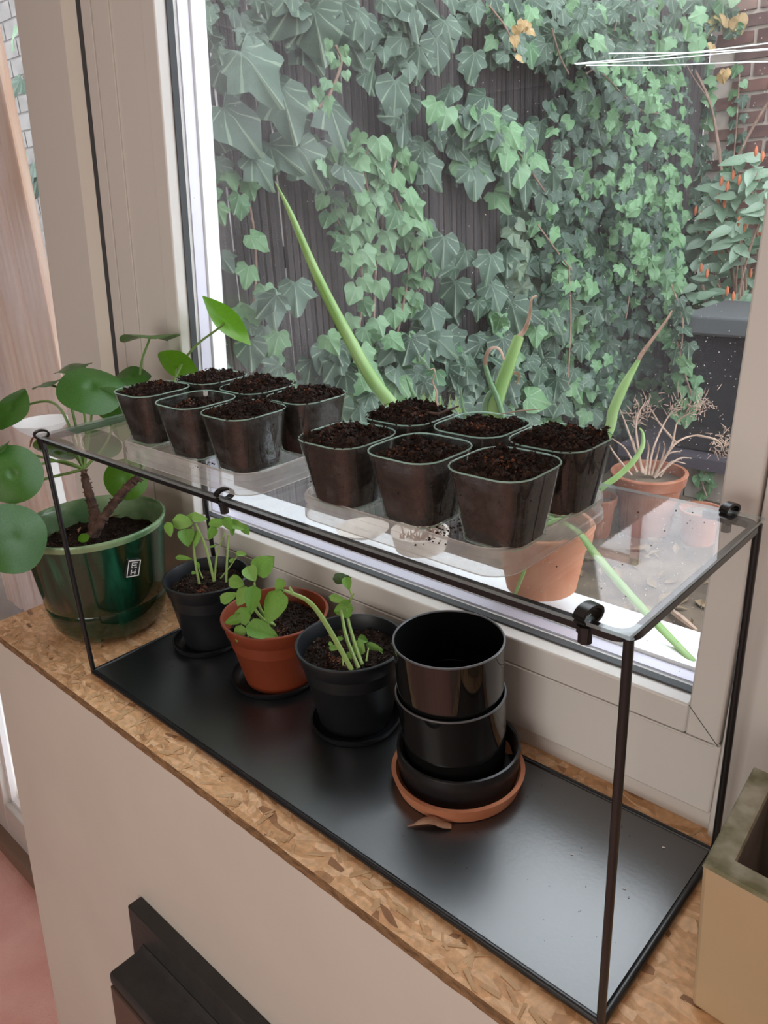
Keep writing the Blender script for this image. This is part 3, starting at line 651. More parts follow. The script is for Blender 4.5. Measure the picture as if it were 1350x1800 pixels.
basil(t1, [(125,115,50,38,10),(220,98,40,24,0),(55,155,38,24,70,-.01),(150,205,48,40,80,.0),(205,205,45,20,95),(135,312,44,14,5),(310,120,42,26,-10),(285,180,36,24,115),(372,125,36,26,60,-.01),(425,140,52,25,20),(465,158,30,20,50),(445,288,30,14,5),(290,245,20,6,-15),(188,390,14,9,0),(208,350,20,12,60),(390,320,16,10,-60),(170,85,40,18,160,.01),(345,110,34,18,170,.012),(395,165,24,14,80)],
 [([(180,140),(190,300),(216,450)],[0,0,.0],[.0013,.0017,.0019]),([(195,125),(250,250),(296,436)],[0,0,.0],[.0014,.0018,.002]),([(352,175),(312,290),(298,430)],[0,0,0],[.0010,.0012,.0015]),([(372,185),(366,300),(360,440)],[0,0,0],[.0012,.0015,.0017]),([(425,290),(385,350),(330,420)],[0,0,0],[.0007,.0009,.001]),([(205,345),(222,390),(235,420)],[0,0,0],[.0007,.0009,.001])], D1)
# terracotta coloured pot
saucer(.199, .141, .0560, .009, NURSERY, 'black plastic saucer under the terracotta-coloured basil pot')
t2 = thing('potted_basil', (.205, .143, .003), 'basil with curling light leaves in a terracotta-coloured plastic pot', 'potted plant')
nursery_pot(t2, .2045, .1455, .0025, .0915, .0652, .044, TERRAPL, 0); soil_disc(t2, .2045, .1455, .072, .056, 9, nc=700, orange=(.012,-.005))
D2 = depth_of((.2045,.1455,.10)) - .035
basil(t2, [(560,345,62,56,-40),(495,400,45,38,60),(415,440,40,34,20),(375,520,48,30,-35),(452,515,50,40,110),(503,540,75,40,95,-.008),(625,570,85,60,105,-.005),(648,458,36,26,120),(455,622,45,42,70),(400,645,50,26,160),(435,715,42,32,100),(560,710,88,48,20,-.012),(655,480,24,14,30),(610,745,26,18,25,-.01)],
 [([(512,440),(520,500),(548,590),(612,665)],[0,0,.01,.03],[.0012,.0016,.002,.0022]),([(465,480),(500,560),(560,640),(620,672)],[0,0,.01,.03],[.0012,.0016,.002,.0022]),([(470,620),(500,680),(560,670),(612,668)],[0,0,.01,.03],[.001,.0014,.0018,.002]),([(480,740),(478,690)],[0,0],[.0012,.0014])], D2, wilt=(13,))
# black pot two
saucer(.342, .139, .0515, .009, NURSERY, 'black plastic saucer under the black basil pot beside the glossy stack')
t3 = thing('potted_basil', (.338, .143, .003), 'leggy basil seedlings in a black plastic pot beside the glossy black stack', 'potted plant')
nursery_pot(t3, .3375, .1430, .0025, .1005, .0612, .041, NURSERY, 0); soil_disc(t3, .3375, .1430, .083, .054, 17, grit=80, nc=750, orange=(-.005,-.02))
D3 = depth_of((.3375,.135,.10))
basil(t3, [(985,418,46,28,-5),(1012,450,36,24,75),(963,530,46,20,15),(990,588,50,44,170),(1068,797,40,38,150,-.02),(1100,752,28,22,20),(1160,790,44,18,20),(945,795,28,16,0),(975,745,16,12,0),(925,772,12,10,0),(1025,835,20,14,60),(1195,812,18,8,60)],
 [([(1040,515),(1012,600),(1050,760),(1095,885)],[0,0,-.02,-.035],[.0012,.0017,.002,.002]),([(980,590),(1010,740),(1075,905)],[0,-.02,-.04],[.0016,.002,.0022]),([(1040,515),(1022,470),(1000,430)],[0,0,0],[.0012,.001,.0008]),([(985,800),(992,890)],[-.03,-.04],[.0008,.001]),([(1128,795),(1116,866)],[-.02,-.03],[.0008,.0011]),([(1080,830),(1098,880)],[-.02,-.03],[.001,.0012]),([(1050,500),(1020,540),(985,560)],[0,0,0],[.001,.001,.001]),
  ([(1038,915),(960,770),(870,620),(800,540),(715,500),(672,484)],[-.045,-.04,-.045,-.05,-.055,-.06],[.0026,.0028,.0027,.0025,.002,.0014]),([(720,498),(702,466)],[-.055,-.056],[.0016,.0012])], D3, wilt=(0,))
q = MB()
for px, py in ((615,1232),(627,1228),(676,1226)):
    c = at(px, py, depth_of((.36,.085,.05))); 
# ------------------------------------------------------------ glossy stack
saucer(.489, .136, .0665, .0165, TERRA, 'round terracotta saucer at the bottom of the glossy black stack', lip=.004)
q = MB(); BZ = .0035; bx, by, br = .4825, .1455, .0625
q.lathe([(br*.93, BZ), (br*.97, BZ+.001), (br*.985, BZ+.010), (br, .034), (br-.0006, .0362), (br-.0026, .0368), (br-.0042, .0355), (br-.0048, .030), (br-.006, .012), (br*.85, .0075)], bx, by)
tag(q.obj('bowl', mat('satin_black_ceramic', (.014,.014,.015), .28)), 'low black ceramic bowl standing in the terracotta saucer under two black pots', 'bowl')
def cyl_pot(c0, c1, z0, z1, r, label):
    t = thing('plant_pot', (c0[0], c0[1], z0), label, 'pot')
    def put(q):   # the pot leans a little in the stack
        q.v = [(x + c0[0] + (c1[0]-c0[0])*(z-z0)/(z1-z0), y + c0[1] + (c1[1]-c0[1])*(z-z0)/(z1-z0), z) for x, y, z in q.v]; return q
    q = MB(); q.lathe([(r*.84, z0), (r*.885, z0+.0015), (r*.905, z0+.012), (r*.955, z0+(z1-z0)*.5), (r*.992, z1-.002), (r*.994, z1-.0012)], 0, 0, 96, cap1=False)
    put(q).obj('pot_wall', GLOSSBLK, t)
    q = MB(); q.lathe([(r*.994, z1-.0012), (r*.994-.0018, z1-.0012), (r*.955-.0018, z0+(z1-z0)*.5), (r*.885, z0+.006), (r*.7, z0+.004)], 0, 0, 96, cap0=False)
    put(q).obj('inner_wall', INBLK, t)
    q = MB(); q.tube([((r-.0009)*math.cos(2*PI*k/96), (r-.0009)*math.sin(2*PI*k/96), z1-.0008) for k in range(96)], .0011, 6, closed=True); lab(put(q).obj('rim', RIMGREY, t), 'grey rim edge')
INBLK = mat('shaded_black_inside', (.002,.002,.002), .8, spec=.05)  # shade inside the pots put into a darker, unreflective copy of the black
cyl_pot((.4815,.1440), (.4755,.1435), .0080, .0975, .0547, 'lower of two nested glossy black round pots, standing in the black bowl')
cyl_pot((.4775,.1420), (.4695,.1500), .0550, .1500, .0548, 'empty upper glossy black round pot, nested in the one below')
# dried petal and specks
q = MB(); P_ = [on_z(716,1452,.002), on_z(728,1449,.003), on_z(745,1443,.005), on_z(762,1442,.006), on_z(778,1449,.004), on_z(793,1452,.002)]
q.tube(smooth_path(P_, 4), lerp_list([.0008,.0016,.0045,.0055,.0045,.003], 21), 8, flat=.35); tag(q.obj('dried_petal', DRYPET), 'curled brown dried petal lying on the black tray before the terracotta saucer', 'petal')
q = MB(); crumbs(q, 60, lambda: (random.uniform(.40,.71), random.uniform(.01,.19)), .0005, lambda x, y: 0); crumbs(q, 30, lambda: (random.uniform(.02,.3), random.uniform(.01,.09)), .0004, lambda x, y: 0)
tag(q.obj('dust_specks', CRUMB, smooth=False), 'tiny dark crumbs scattered over the black tray', 'crumbs', kind='stuff')
for x, y in ((1164,1489),(1003,1501),(1095,1561)):
    c = on_z(x, y, .0006); q = MB(); q.tube([c, c+Vector((.0025,.001,.0003))], [.0006,.0003], 4); tag(q.obj('pale_chip', SHELLW), {1164:'pale chip on the black tray nearest the rear right leg',1003:'pale chip in the middle of the black tray',1095:'pale chip near the centre front of the black tray'}[x], 'chip')

# ------------------------------------------------------------ green pot with pilea
gx, gy, gz, gr = -.108, .088, .156, .0985
tg = thing('potted_pilea', (gx, gy, -.0055), 'round-leaved pilea in a large green glazed pot at the left end of the board', 'potted plant')
q = MB(); q.lathe([(.040, -.0052), (.058, -.0045), (.070, .002), (.0785, .016), (.0825, .034), (.0838, .0455), (.0832, .0470), (.0842, .0485), (.0872, .075), (.0905, .105), (.0938, .132), (.0968, .147)], gx, gy, 96, cap1=False); q.obj('pot_wall', GLAZE, tg)
q = MB(); q.lathe([(.0968,.147),(.0985,.152),(.0990,.1545),(.0982,.1566),(.0962,.157),(.0945,.1555),(.0930,.150),(.0905,.135),(.088,.118),(.086,.10)], gx, gy, 96, cap0=False, cap1=False); lab(q.obj('pot_rim', GLAZERIM, tg), 'pale green rim with thin glaze')
soil_disc(tg, gx, gy, .122, .0885, 31, nc=900, orange=(-.03,-.03))
# maker's sticker on the pot
def on_cyl(px, py, rr, cx=gx, cy=gy):
    d = ray(px, py); ox, oy = CAM.x-cx, CAM.y-cy; A = d.x**2+d.y**2; B = 2*(ox*d.x+oy*d.y); C = ox*ox+oy*oy-rr*rr
    return CAM + d*((-B-math.sqrt(B*B-4*A*C))/(2*A))
q = MB(); k_ = [on_cyl(x, y, .0945) for x, y in ((225,985),(247,983),(243,1011),(221,1015))]
n_ = (k_[1]-k_[0]).cross(k_[3]-k_[0]).normalized(); n_ = n_ if n_.dot(CAM-k_[0]) > 0 else -n_
q.add([p+n_*.0012 for p in k_]+[p-n_*.004 for p in k_], [(0,1,2,3),(4,7,6,5),(0,4,5,1),(1,5,6,2),(2,6,7,3),(3,7,4,0)]); lab(q.obj('sticker', STKB, tg, smooth=False), 'small black and silver sticker')
q = MB()
def quad_on(u0, v0, u1, v1, off=.0015):
    f_ = lambda u, v: (k_[0].lerp(k_[1], u)).lerp(k_[3].lerp(k_[2], u), v) + n_*off
    q.add([f_(u0,v0), f_(u1,v0), f_(u1,v1), f_(u0,v1)], [(0,1,2,3)])
for a in ((.0,.0,1,.06),(.0,.94,1,1),(.0,.0,.07,1),(.93,.0,1,1),(.3,.14,.75,.19),(.3,.28,.7,.33),(.3,.14,.38,.45),(.3,.42,.75,.47),(.3,.58,.38,.88),(.3,.72,.7,.77),(.6,.58,.68,.88)): quad_on(*a)
lab(q.obj('sticker_print', SHELLW, tg, smooth=False), 'silver border and letters of the sticker')
DG = depth_of((gx, gy, .2))
q = MB()
def trunk(pts, rad):
    P = smooth_path(pts, 7); n = len(P); R = lerp_list(rad, n); R = [r*(1+.16*math.sin(i*2.4)+.1*random.random()) for i, r in enumerate(R)]; q.tube(P, R, 9)
tb_ = on_z(160, 952, .121)
pA = [at(163,945,DG-.02), at(166,905,DG-.02), at(160,880,DG-.02), at(150,845,DG-.02), at(147,826,DG-.02)]
pB = [at(166,938,DG-.02), at(185,905,DG-.025), at(208,875,DG-.03), at(228,852,DG-.03), at(245,838,DG-.03)]
trunk(pA, [.0075,.0068,.006,.005,.0035]); trunk(pB, [.0068,.0058,.0055,.0055,.0045])
for P in (pA, pB):
    for i in range(30):
        k = random.random()*(len(P)-1.01); a = P[int(k)].lerp(P[int(k)+1], k-int(k)); o_ = Vector((random.uniform(-1,1), random.uniform(-1,1), random.uniform(-.6,.6))).normalized()
        q.tube([a+o_*.004, a+o_*.0085], [.0016,.0005], 4)
lab(q.obj('trunk', TRUNK, tg), 'two scarred brown woody trunks')
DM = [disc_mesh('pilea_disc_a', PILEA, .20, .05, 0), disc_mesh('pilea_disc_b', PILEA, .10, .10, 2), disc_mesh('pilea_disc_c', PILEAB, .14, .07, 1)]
topA = at(148, 824, DG-.02); topB = at(246, 836, DG-.03)
# cx, cy, a, b, angle, depth offset, tilt sign, mesh, stem source, mid bend px
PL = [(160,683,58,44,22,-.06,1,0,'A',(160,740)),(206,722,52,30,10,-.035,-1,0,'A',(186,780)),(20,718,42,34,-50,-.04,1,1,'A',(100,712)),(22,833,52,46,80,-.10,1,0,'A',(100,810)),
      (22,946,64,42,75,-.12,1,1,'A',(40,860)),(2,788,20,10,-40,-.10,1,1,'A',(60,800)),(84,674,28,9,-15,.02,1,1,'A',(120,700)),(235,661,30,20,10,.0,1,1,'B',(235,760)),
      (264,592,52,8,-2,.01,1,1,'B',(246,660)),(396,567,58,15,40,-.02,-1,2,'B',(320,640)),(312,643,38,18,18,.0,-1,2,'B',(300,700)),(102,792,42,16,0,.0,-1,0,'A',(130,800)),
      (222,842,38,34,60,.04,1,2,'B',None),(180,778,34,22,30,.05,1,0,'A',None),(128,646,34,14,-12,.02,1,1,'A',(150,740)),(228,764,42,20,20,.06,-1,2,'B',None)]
for (cx, cy, a, b, th, dd, sg_, mi, src, mid) in PL:
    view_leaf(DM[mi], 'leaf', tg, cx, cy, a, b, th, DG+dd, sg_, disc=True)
    s0 = topA if src == 'A' else topB; e = at(cx, cy, DG+dd+.004)
    if mid:
        mm = at(mid[0], mid[1], DG+dd*.4); q = MB(); P = smooth_path([s0, mm, e], 8); q.tube(P, lerp_list([.0021,.0017,.0015], len(P)), 7); q.obj('petiole', PSTEM, tg)
o = view_leaf(DM[2], 'leaf', tg, 147, 945, 10, 8, 0, DG-.07, 1, disc=True); lab(o, 'tiny new leaf at soil level')
q = MB()
for k in range(7):
    p = on_z(random.uniform(90,215), random.uniform(900,940), .1255); a = random.uniform(0,3); d_ = Vector((math.cos(a), math.sin(a), .15))*random.uniform(.008,.016); s_ = Vector((-d_.y, d_.x, 0))*.5
    q.add([p-d_, p-s_*.7+Vector((0,0,.003)), p+d_, p+s_*.7+Vector((0,0,.001))], [(0,1,2),(0,2,3)])
lab(q.obj('dead_leaves', DRYPET, tg), 'dry fallen leaves on the soil')

# ------------------------------------------------------------ cement planter at right
tp = thing('cement_planter', (.87, .10, -.0055), 'square cement planter with ochre front and mossy rim at the right edge', 'planter')
A = Vector((.758,.054,0)); u = Vector((1.0,-.06,0)).normalized(); v = Vector((-.008,.116,0)).normalized(); Wp, Dp, tw = .20, .118, .0165; zT, zB = .129, -.0056
def pq(s_, t_, z): p = A + u*s_ + v*t_; return (p.x, p.y, z)
def ring(i, z): return [pq(i,i,z), pq(Wp-i,i,z), pq(Wp-i,Dp-i,z), pq(i,Dp-i,z)]
q = MB(); q.rings([ring(.004,zB), ring(0,zT-.0025)], cap1=False); lab(q.obj('painted_side', GOLD, tp, smooth=False, bevel=.003), 'smooth ochre painted outer side')
q = MB(); q.rings([ring(0,zT-.0025), ring(.0015,zT), ring(tw,zT), ring(tw+.001,zT-.003)], cap0=False, cap1=False); lab(q.obj('mossy_rim', CONC, tp, smooth=False), 'rough grey-green mossy cement rim')
q = MB(); q.rings([ring(tw+.001,zT-.003), ring(tw+.004,.01)], cap0=False); q.obj('inner_wall', CONCIN, tp, smooth=False)

# ------------------------------------------------------------ garden
GZ = -.62
st('ground', box(-7, 6, .34, 9, GZ-.05, GZ), GROUND, lean=False)
tag(bpy.data.objects['ground'], kind='structure')
SZ = .094
sl = tag(leaned(box(-.40, .95, .296, .392, SZ-.02, SZ)).obj('outer_sill', UPVC_OUT, bevel=.002), kind='structure')
# reed screen with slats
XF = -.65
fn = thing('reed_fence', (XF, 2.0, GZ), 'dark weathered reed fence behind the ivy, running away from the window', 'fence')
sm_ = MB(); sm_.lathe([(.0105, 0), (.0105, 2.22)], 0, 0, 7); sme = sm_.mesh('slat', SLAT)
ny = 132
for i in range(ny):
    y = .60 + i*.0212; M_ = Matrix.Translation((XF-.012+random.uniform(-.003,.003), y, GZ)) @ Matrix.Rotation(random.uniform(-.004,.004), 4, 'X')
    place(sme, 'slat', fn, M_)
for z in (-.3, .40, 1.15): MB().box(XF-.05, XF-.024, .6, 3.4, z, z+.05).obj('rail', SLAT, fn)
# brick wall across the end
YB = 3.4
bw = thing('brick_wall', (0, YB, GZ), 'old red-brown brick garden wall with pale mortar behind the ivy and shrub', 'wall')
MB().box(-.66, 1.6, YB+.006, YB+.10, GZ, 1.47).obj('mortar', MORTAR, bw)
MB().box(-.75, 1.7, YB-.03, YB+.14, 1.47, 1.54).obj('coping', COPING, bw, bevel=.01)
bms = []
for k in range(4):
    b_ = MB(); j = lambda: random.uniform(-.003,.003); l, h_ = .0735, .0225
    b_.add([(-l+j(),-.006+j()*.5,-h_+j()),(l+j(),-.006+j()*.5,-h_+j()),(l,.02,-h_),(-l,.02,-h_),(-l+j(),-.006+j()*.5,h_+j()),(l+j(),-.006+j()*.5,h_+j()),(l,.02,h_),(-l,.02,h_)], [(0,3,2,1),(4,5,6,7),(0,1,5,4),(1,2,6,5),(2,3,7,6),(3,0,4,7)]); bms.append(b_.mesh('brick', BRICK, False))
n_b = 0; rest = MB()
for row in range(34):
    z = 1.44 - row*.0595
    for c in range(14):
        x = -.56 + c*.163 + (.081 if row % 2 else 0)
        if x > 1.5 or z < GZ+.02: continue
        if x < .55 and n_b < 290:
            place(random.choice(bms), 'brick', bw, Matrix.Translation((x, YB+random.uniform(-.003,.003), z))); n_b += 1
        else: rest.box(x-.076, x+.076, YB-.006, YB+.02, z-.0245, z+.0245)
o = rest.obj('brickwork', BRICK, bw, smooth=False); o['kind'] = 'stuff'
# whitewashed wall seen in the slit by the door, pine screen
wl = thing('whitewashed_wall', (-2.2, 1.75, GZ), 'pale whitewashed brick wall glimpsed in the slit beside the pine boards', 'wall')
MB().box(-4.2, -.86, 1.75, 1.85, FZ, 1.9).obj('mortar', mat('pale_mortar', (.24,.22,.20), .95), wl)
wb = MB().box(-.098,.098,-.01,.02,-.036,.036).mesh('brick', WHITEBR, False); rest = MB(); n_b = 0
for row in range(31):
    for c in range(16):
        x = -1.0 - c*.207 - (.1 if row % 2 else 0); z = 1.75 - row*.082
        if -2.75 < x and n_b < 260: place(wb, 'brick', wl, Matrix.Translation((x-.02, 1.75+random.uniform(-.006,.002), z))); n_b += 1
        else: rest.box(x-.098, x+.098, 1.74, 1.76, z-.036, z+.036)
o = rest.obj('brickwork', WHITEBR, wl, smooth=False); o['kind'] = 'stuff'
ps = thing('pine_screen', (-1.35, .47, FZ), 'pale pink-brown pine boards standing just outside the glazed door', 'screen')
xr = on_y(44, 300, .46).x
bd = MB().box(-.030, .030, -.012, .012, 0, 2.55).mesh('board', PINE, False)
for k in range(12):
    M_ = Matrix.Translation((xr-.030-k*.0625, .46+(.004 if k%2 else 0), FZ)) @ Matrix.Shear('XY', 4, (0.0, 0.0))
    o = place(bd, 'board', ps, M_); bvl = o.modifiers.new('b','BEVEL'); bvl.width = .006; bvl.segments = 2
pwl = MB(); c = on_y(68, 752, .36); 
pwl.lathe([(.012, -.035), (.03,-.028), (.052, -.010), (.060, .0), (.062, .002), (.058, .002), (.050, -.008), (.03, -.02)], c.x-.015, c.y+.015, 40)
pwl.v = [(x, y, z + c.z+.008) for x, y, z in pwl.v]
pwl.box(c.x-.022, c.x-.008, c.y+.008, c.y+.03, FZ+.02, c.z-.026)
tag(pwl.obj('bird_bath', WHITEPL), 'white shallow dish on a post outside the glazed door, before the pine boards', 'dish')

# litter on the garden soil
q = MB()
for i in range(260):
    x, y = random.uniform(-.5, .75), random.uniform(.55, 2.1); a_ = random.uniform(0, PI); l = random.uniform(.01, .035); d_ = Vector((math.cos(a_), math.sin(a_), random.uniform(-.1,.3)))*l; s_ = Vector((-d_.y, d_.x, 0))*random.uniform(.3,.7); p = Vector((x, y, GZ+.008))
    q.add([p-d_, p-s_+Vector((0,0,.006)), p+d_, p+s_+Vector((0,0,.003)), p-d_*.8-Vector((0,0,.004))], [(0,1,2,3),(0,3,4),(4,1,0)])
tag(q.obj('leaf_litter', mat('dry_litter', (.13,.08,.045), .85, vcol=(.26,.19,.11), vscale=12), smooth=False), 'dry brown leaf litter strewn over the garden soil below the sill', 'litter', kind='stuff')
q = MB(); q.tube(smooth_path([on_z(1170,1066,GZ+.012), on_z(1196,1086,GZ+.02), on_z(1224,1108,GZ+.012)], 6), lerp_list([.008,.011,.006], 13), 7)
tag(q.obj('fallen_twig', DEADST), 'brown twig lying on the garden soil just beyond the white outer sill', 'twig')
# house across the garden, seen mirrored in the clear sheet
hs = thing('house', (-1.5, 7.0, GZ), 'pale brick house across the garden, mirrored in the clear sheet', 'house')
MB().box(-5.5, 2.2, 7.0, 7.3, GZ, 4.6).obj('facade', HOUSEW, hs)
for wx, wz in ((-3.32, 2.68), (.4, 2.68), (-3.32, .4), (-5.2, 2.68)):
    q = MB()
    for a in ((wx,wx+.9,wz,wz+.08),(wx,wx+.9,wz+1.12,wz+1.2),(wx,wx+.08,wz,wz+1.2),(wx+.82,wx+.9,wz,wz+1.2)): q.box(a[0],a[1],6.94,7.0,a[2],a[3])
    f_ = q.obj('window_frame', REDFR, hs); p_ = MB().box(wx+.08,wx+.82,6.97,6.985,wz+.08,wz+1.12).obj('pane', WINBL, None); p_.parent = f_
    p_.matrix_parent_inverse = Matrix.Translation(-hs.location)
# clothes lines
for i, (a, b) in enumerate((((1010,112,1.9),(1350,76,2.4)),((1012,113,1.9),(1290,92,2.4)),((1030,115,1.9),(1288,110,2.4)),((1070,94,1.9),(1350,86,2.4)))):
    A_ = on_y(*a[:2], a[2]); B_ = on_y(*b[:2], b[2]); e = (B_-A_); q = MB(); q.tube([A_, A_.lerp(B_, .5)+Vector((0,0,-.004)), B_, B_+e*1.5], .0016, 6)
    tag(q.obj('clothes_line', WIRE), ['highest of the white clothes lines at its left end','lower white clothes line reaching farthest left','lowest white clothes line, ending before the brick wall','shortest white clothes line along the top'][i], 'line', 'clothes lines before the ivy')

# black storage box, planter boards
gb = thing('garden_box', (0, 2.8, GZ), 'black garden storage box with grey lid in front of the brick wall', 'box')
L_ = on_y(1195, 620, 2.6).x
zl0, zl1 = on_y(1250, 592, 2.58).z, on_y(1250, 556, 2.58).z; zb0 = on_y(1250, 800, 2.6).z; zb1 = on_y(1250, 828, 2.55).z
MB().box(L_, .6, 2.62, 3.0, zb0, zl0).obj('body', BLKPLAST, gb, bevel=.008)
MB().box(L_-.01, .61, 2.58, 3.02, zl0, zl1).obj('lid', GREYPL, gb, bevel=.012)
gp = thing('board_planter', (0, 2.8, GZ), 'low grey boarded planter under the black garden box', 'planter')
for k in range(9):
    x = L_-.16+k*.078; MB().box(x, x+.073, 2.58, 2.61, GZ, zb1-.001).obj('board', GREYBD, gp, bevel=.003)
MB().box(L_-.2, .64, 2.54, 3.0, zb1, zb0-.001).obj('top_board', mat('dark_slate_board', (.07,.06,.075), .6), gp)

# outdoor pots
def out_pot(name, cx, cy, z0, z1, r, rb, label, M=TERRAOUT, rimh=.2, cat='pot'):
    t = thing(name, (cx, cy, z0), label, cat); h = z1-z0; rz = z1-h*rimh
    q = MB(); q.lathe([(rb*.95,z0),(rb,z0+h*.02),(r*.86,rz-.001),(r*.88,rz)], cx, cy, 56, cap1=False); q.obj('pot_wall', M, t)
    q = MB(); q.lathe([(r*.86,rz),(r*.95,rz+h*.02),(r*.985,z1-h*.05),(r,z1-h*.02),(r*.985,z1),(r*.90,z1),(r*.87,z1-h*.04),(r*.84,z1-h*.3)], cx, cy, 56, cap0=False, cap1=False); q.obj('rim', M, t)
    q = MB(); q.lathe([(r*.86,z1-h*.16),(r*.5,z1-h*.13),(.002,z1-h*.12)], cx, cy, 40, cap0=False); o = q.obj('soil', GROUND, t); o['kind'] = 'stuff'
    return t
dep0 = 2.78; c = at(1141, 828, dep0); r_ = 66*dep0/F
td = out_pot('potted_dead_plant', c.x, c.y, GZ, c.z, r_, r_*.66, 'terracotta pot of bare dead stems in the garden beyond the right cups')
dep = depth_of((c.x, c.y, c.z))
random.seed(11); k = 0
for pts in (((1130,832),(1105,760),(1090,720)),((1140,835),(1148,790),(1170,740),(1190,715)),((1150,838),(1180,785),(1192,740),(1225,722)),((1150,838),(1185,782),(1225,765),(1262,775)),((1135,835),(1120,800),(1112,770)),((1145,836),(1155,800),(1160,778)),((1120,830),(1100,790),(1075,770)),((1128,830),(1118,745),(1135,705)),((1150,840),(1190,808),(1215,805)),((1160,838),(1180,812),(1205,815)),((1152,836),(1172,800),(1200,792)),((1190,780),(1160,745),(1145,720)),((1110,835),(1082,800),(1070,780)),((1225,765),(1262,775),(1275,800)),((1135,832),(1140,790),(1138,775)),((1155,835),(1168,790),(1166,776))):
    P = smooth_path([at(x, y, dep+random.uniform(-.06,.03)*(j>0)) for j, (x, y) in enumerate(pts)], 5); q = MB(); q.tube(P, lerp_list([.0048,.0034,.0018], len(P)), 6); q.obj('dead_stem', DEADST, td)
q = MB()
for i in range(260):
    x, y = random.choice(((1190,715),(1225,722),(1262,775),(1140,715),(1120,735),(1240,710),(1275,790))); c0 = at(random.gauss(x,9), random.gauss(y,11), dep)
    q.tube([c0, c0+Vector((random.gauss(0,.014),random.gauss(0,.014),random.gauss(.008,.014)))], [.0018,.0008], 4)
o = q.obj('dry_tufts', DEADST, td); o['kind'] = 'stuff'
p3 = on_z(1226, 952, GZ); d3 = depth_of(p3); rr = 36*d3/F
out_pot('plant_pot', p3.x, p3.y, GZ, at(1226, 884, d3).z, rr, rr*.75, 'smaller terracotta pot at the right behind the clear sheet, by the dead stems')
p4 = on_z(1050, 940, GZ); d4 = depth_of(p4)
out_pot('plant_pot', p4.x, p4.y, GZ, at(1050, 862, d4).z, rr*.9, rr*.6, 'terracotta pot half hidden behind the near cups, left of the dead stems')
# onion pot on the outer sill
ox, oy = .452, .345
to = out_pot('potted_onions', ox, oy, SZ+.026, .200, .058, .040, 'terracotta pot of spring onions standing on the white outer sill', TERRA, .27, 'potted plant')
def onion(px, widths, depths, brown=None, M=ONION, kflat=.8, name='leaf'):
    P = [at(x, y, d) for (x, y), d in zip(px, depths)]; R = [w_*d/F/2 for w_, d in zip(widths, depths)]
    if brown is None:
        P2 = smooth_path(P, 7); q = MB(); q.tube(P2, lerp_list(R, len(P2)), 10, flat=kflat); q.obj(name, M, to)
    else:
        a = smooth_path(P[:brown+1], 7); q = MB(); q.tube(a, lerp_list(R[:brown+1], len(a)), 8, flat=.4); lab(q.obj('dry_tip', DRYTIP, to), 'shrivelled brown tip')
        b = smooth_path(P[brown:], 7); q = MB(); q.tube(b, lerp_list(R[brown:], len(b)), 10, flat=kflat); q.obj(name, M, to)
do = depth_of((ox, oy, .25)); B0 = (900, 930)
onion([(484,320),(512,378),(560,490),(612,592),(655,668),(692,715),(760,800),(860,900)], [2,11,19,24,27,28,28,24], [do+.06,do+.06,do+.055,do+.05,do+.045,do+.04,do+.02,do])
onion([(943,520),(934,527),(931,555),(922,580),(912,592),(895,640),(874,700),(868,740),(890,900)], [9,7,10,15,20,25,28,28,24], [do+.01]*9, brown=4)
onion([(1181,546),(1170,565),(1150,592),(1128,622),(1122,634),(1096,680),(1078,722),(1070,757),(1030,840),(950,920)], [4,6,8,11,9,18,20,19,18,16], [do+.0]*10, brown=4)
onion([(886,632),(878,614),(864,612),(855,625),(853,642),(862,672),(878,712),(900,800),(910,900)], [6,7,8,10,9,11,12,14,14], [do]*9, brown=4, M=ONIONB)
onion([(908,676),(913,660),(904,655),(890,662),(868,684),(853,715),(860,800),(890,900)], [4,6,7,8,11,13,14,14], [do+.01]*8, brown=3, M=ONIONB)
onion([(712,658),(722,682),(738,714),(790,800),(860,900)], [1,7,10,10,9], [do+.02]*5, M=ONIONB)
onion([(810,680),(812,704),(817,730),(840,800),(880,900)], [1,6,8,9,9], [do+.02]*5, M=ONIONB)
onion([(757,650),(762,648),(765,656),(761,672),(768,690),(770,715),(800,800),(870,900)], [5,5,4,6,10,11,9,8], [do+.03]*8, brown=6)
onion([(1124,752),(1130,762),(1129,785),(1112,812),(1085,838),(1060,856),(1000,905),(950,925)], [3,6,10,12,13,13,12,11], [do-.02]*8)
e1 = on_z(1222,1168,SZ+.03); d7 = depth_of(e1)
onion([(955,905),(1012,932),(1045,972),(1090,1026),(1150,1092),(1224,1168)], [10,14,18,20,19,15], [do,do-.03,do-.05,do-.07,d7+.05,d7], kflat=.4)
onion([(925,1000),(918,1012),(905,1045),(895,1060)], [3,8,6,4], [do-.06]*4)
q = MB()
for i in range(26):
    x = random.uniform(742,812); c0 = at(x, 725, do+.1); c1 = at(x+random.uniform(-14,14), random.uniform(688,706), do+.1); q.tube([c0, c0.lerp(c1,.5), c1], [.0008,.0006,.0002], 4)
o = q.obj('fine_blades', BSTEM, to); o['kind'] = 'stuff'
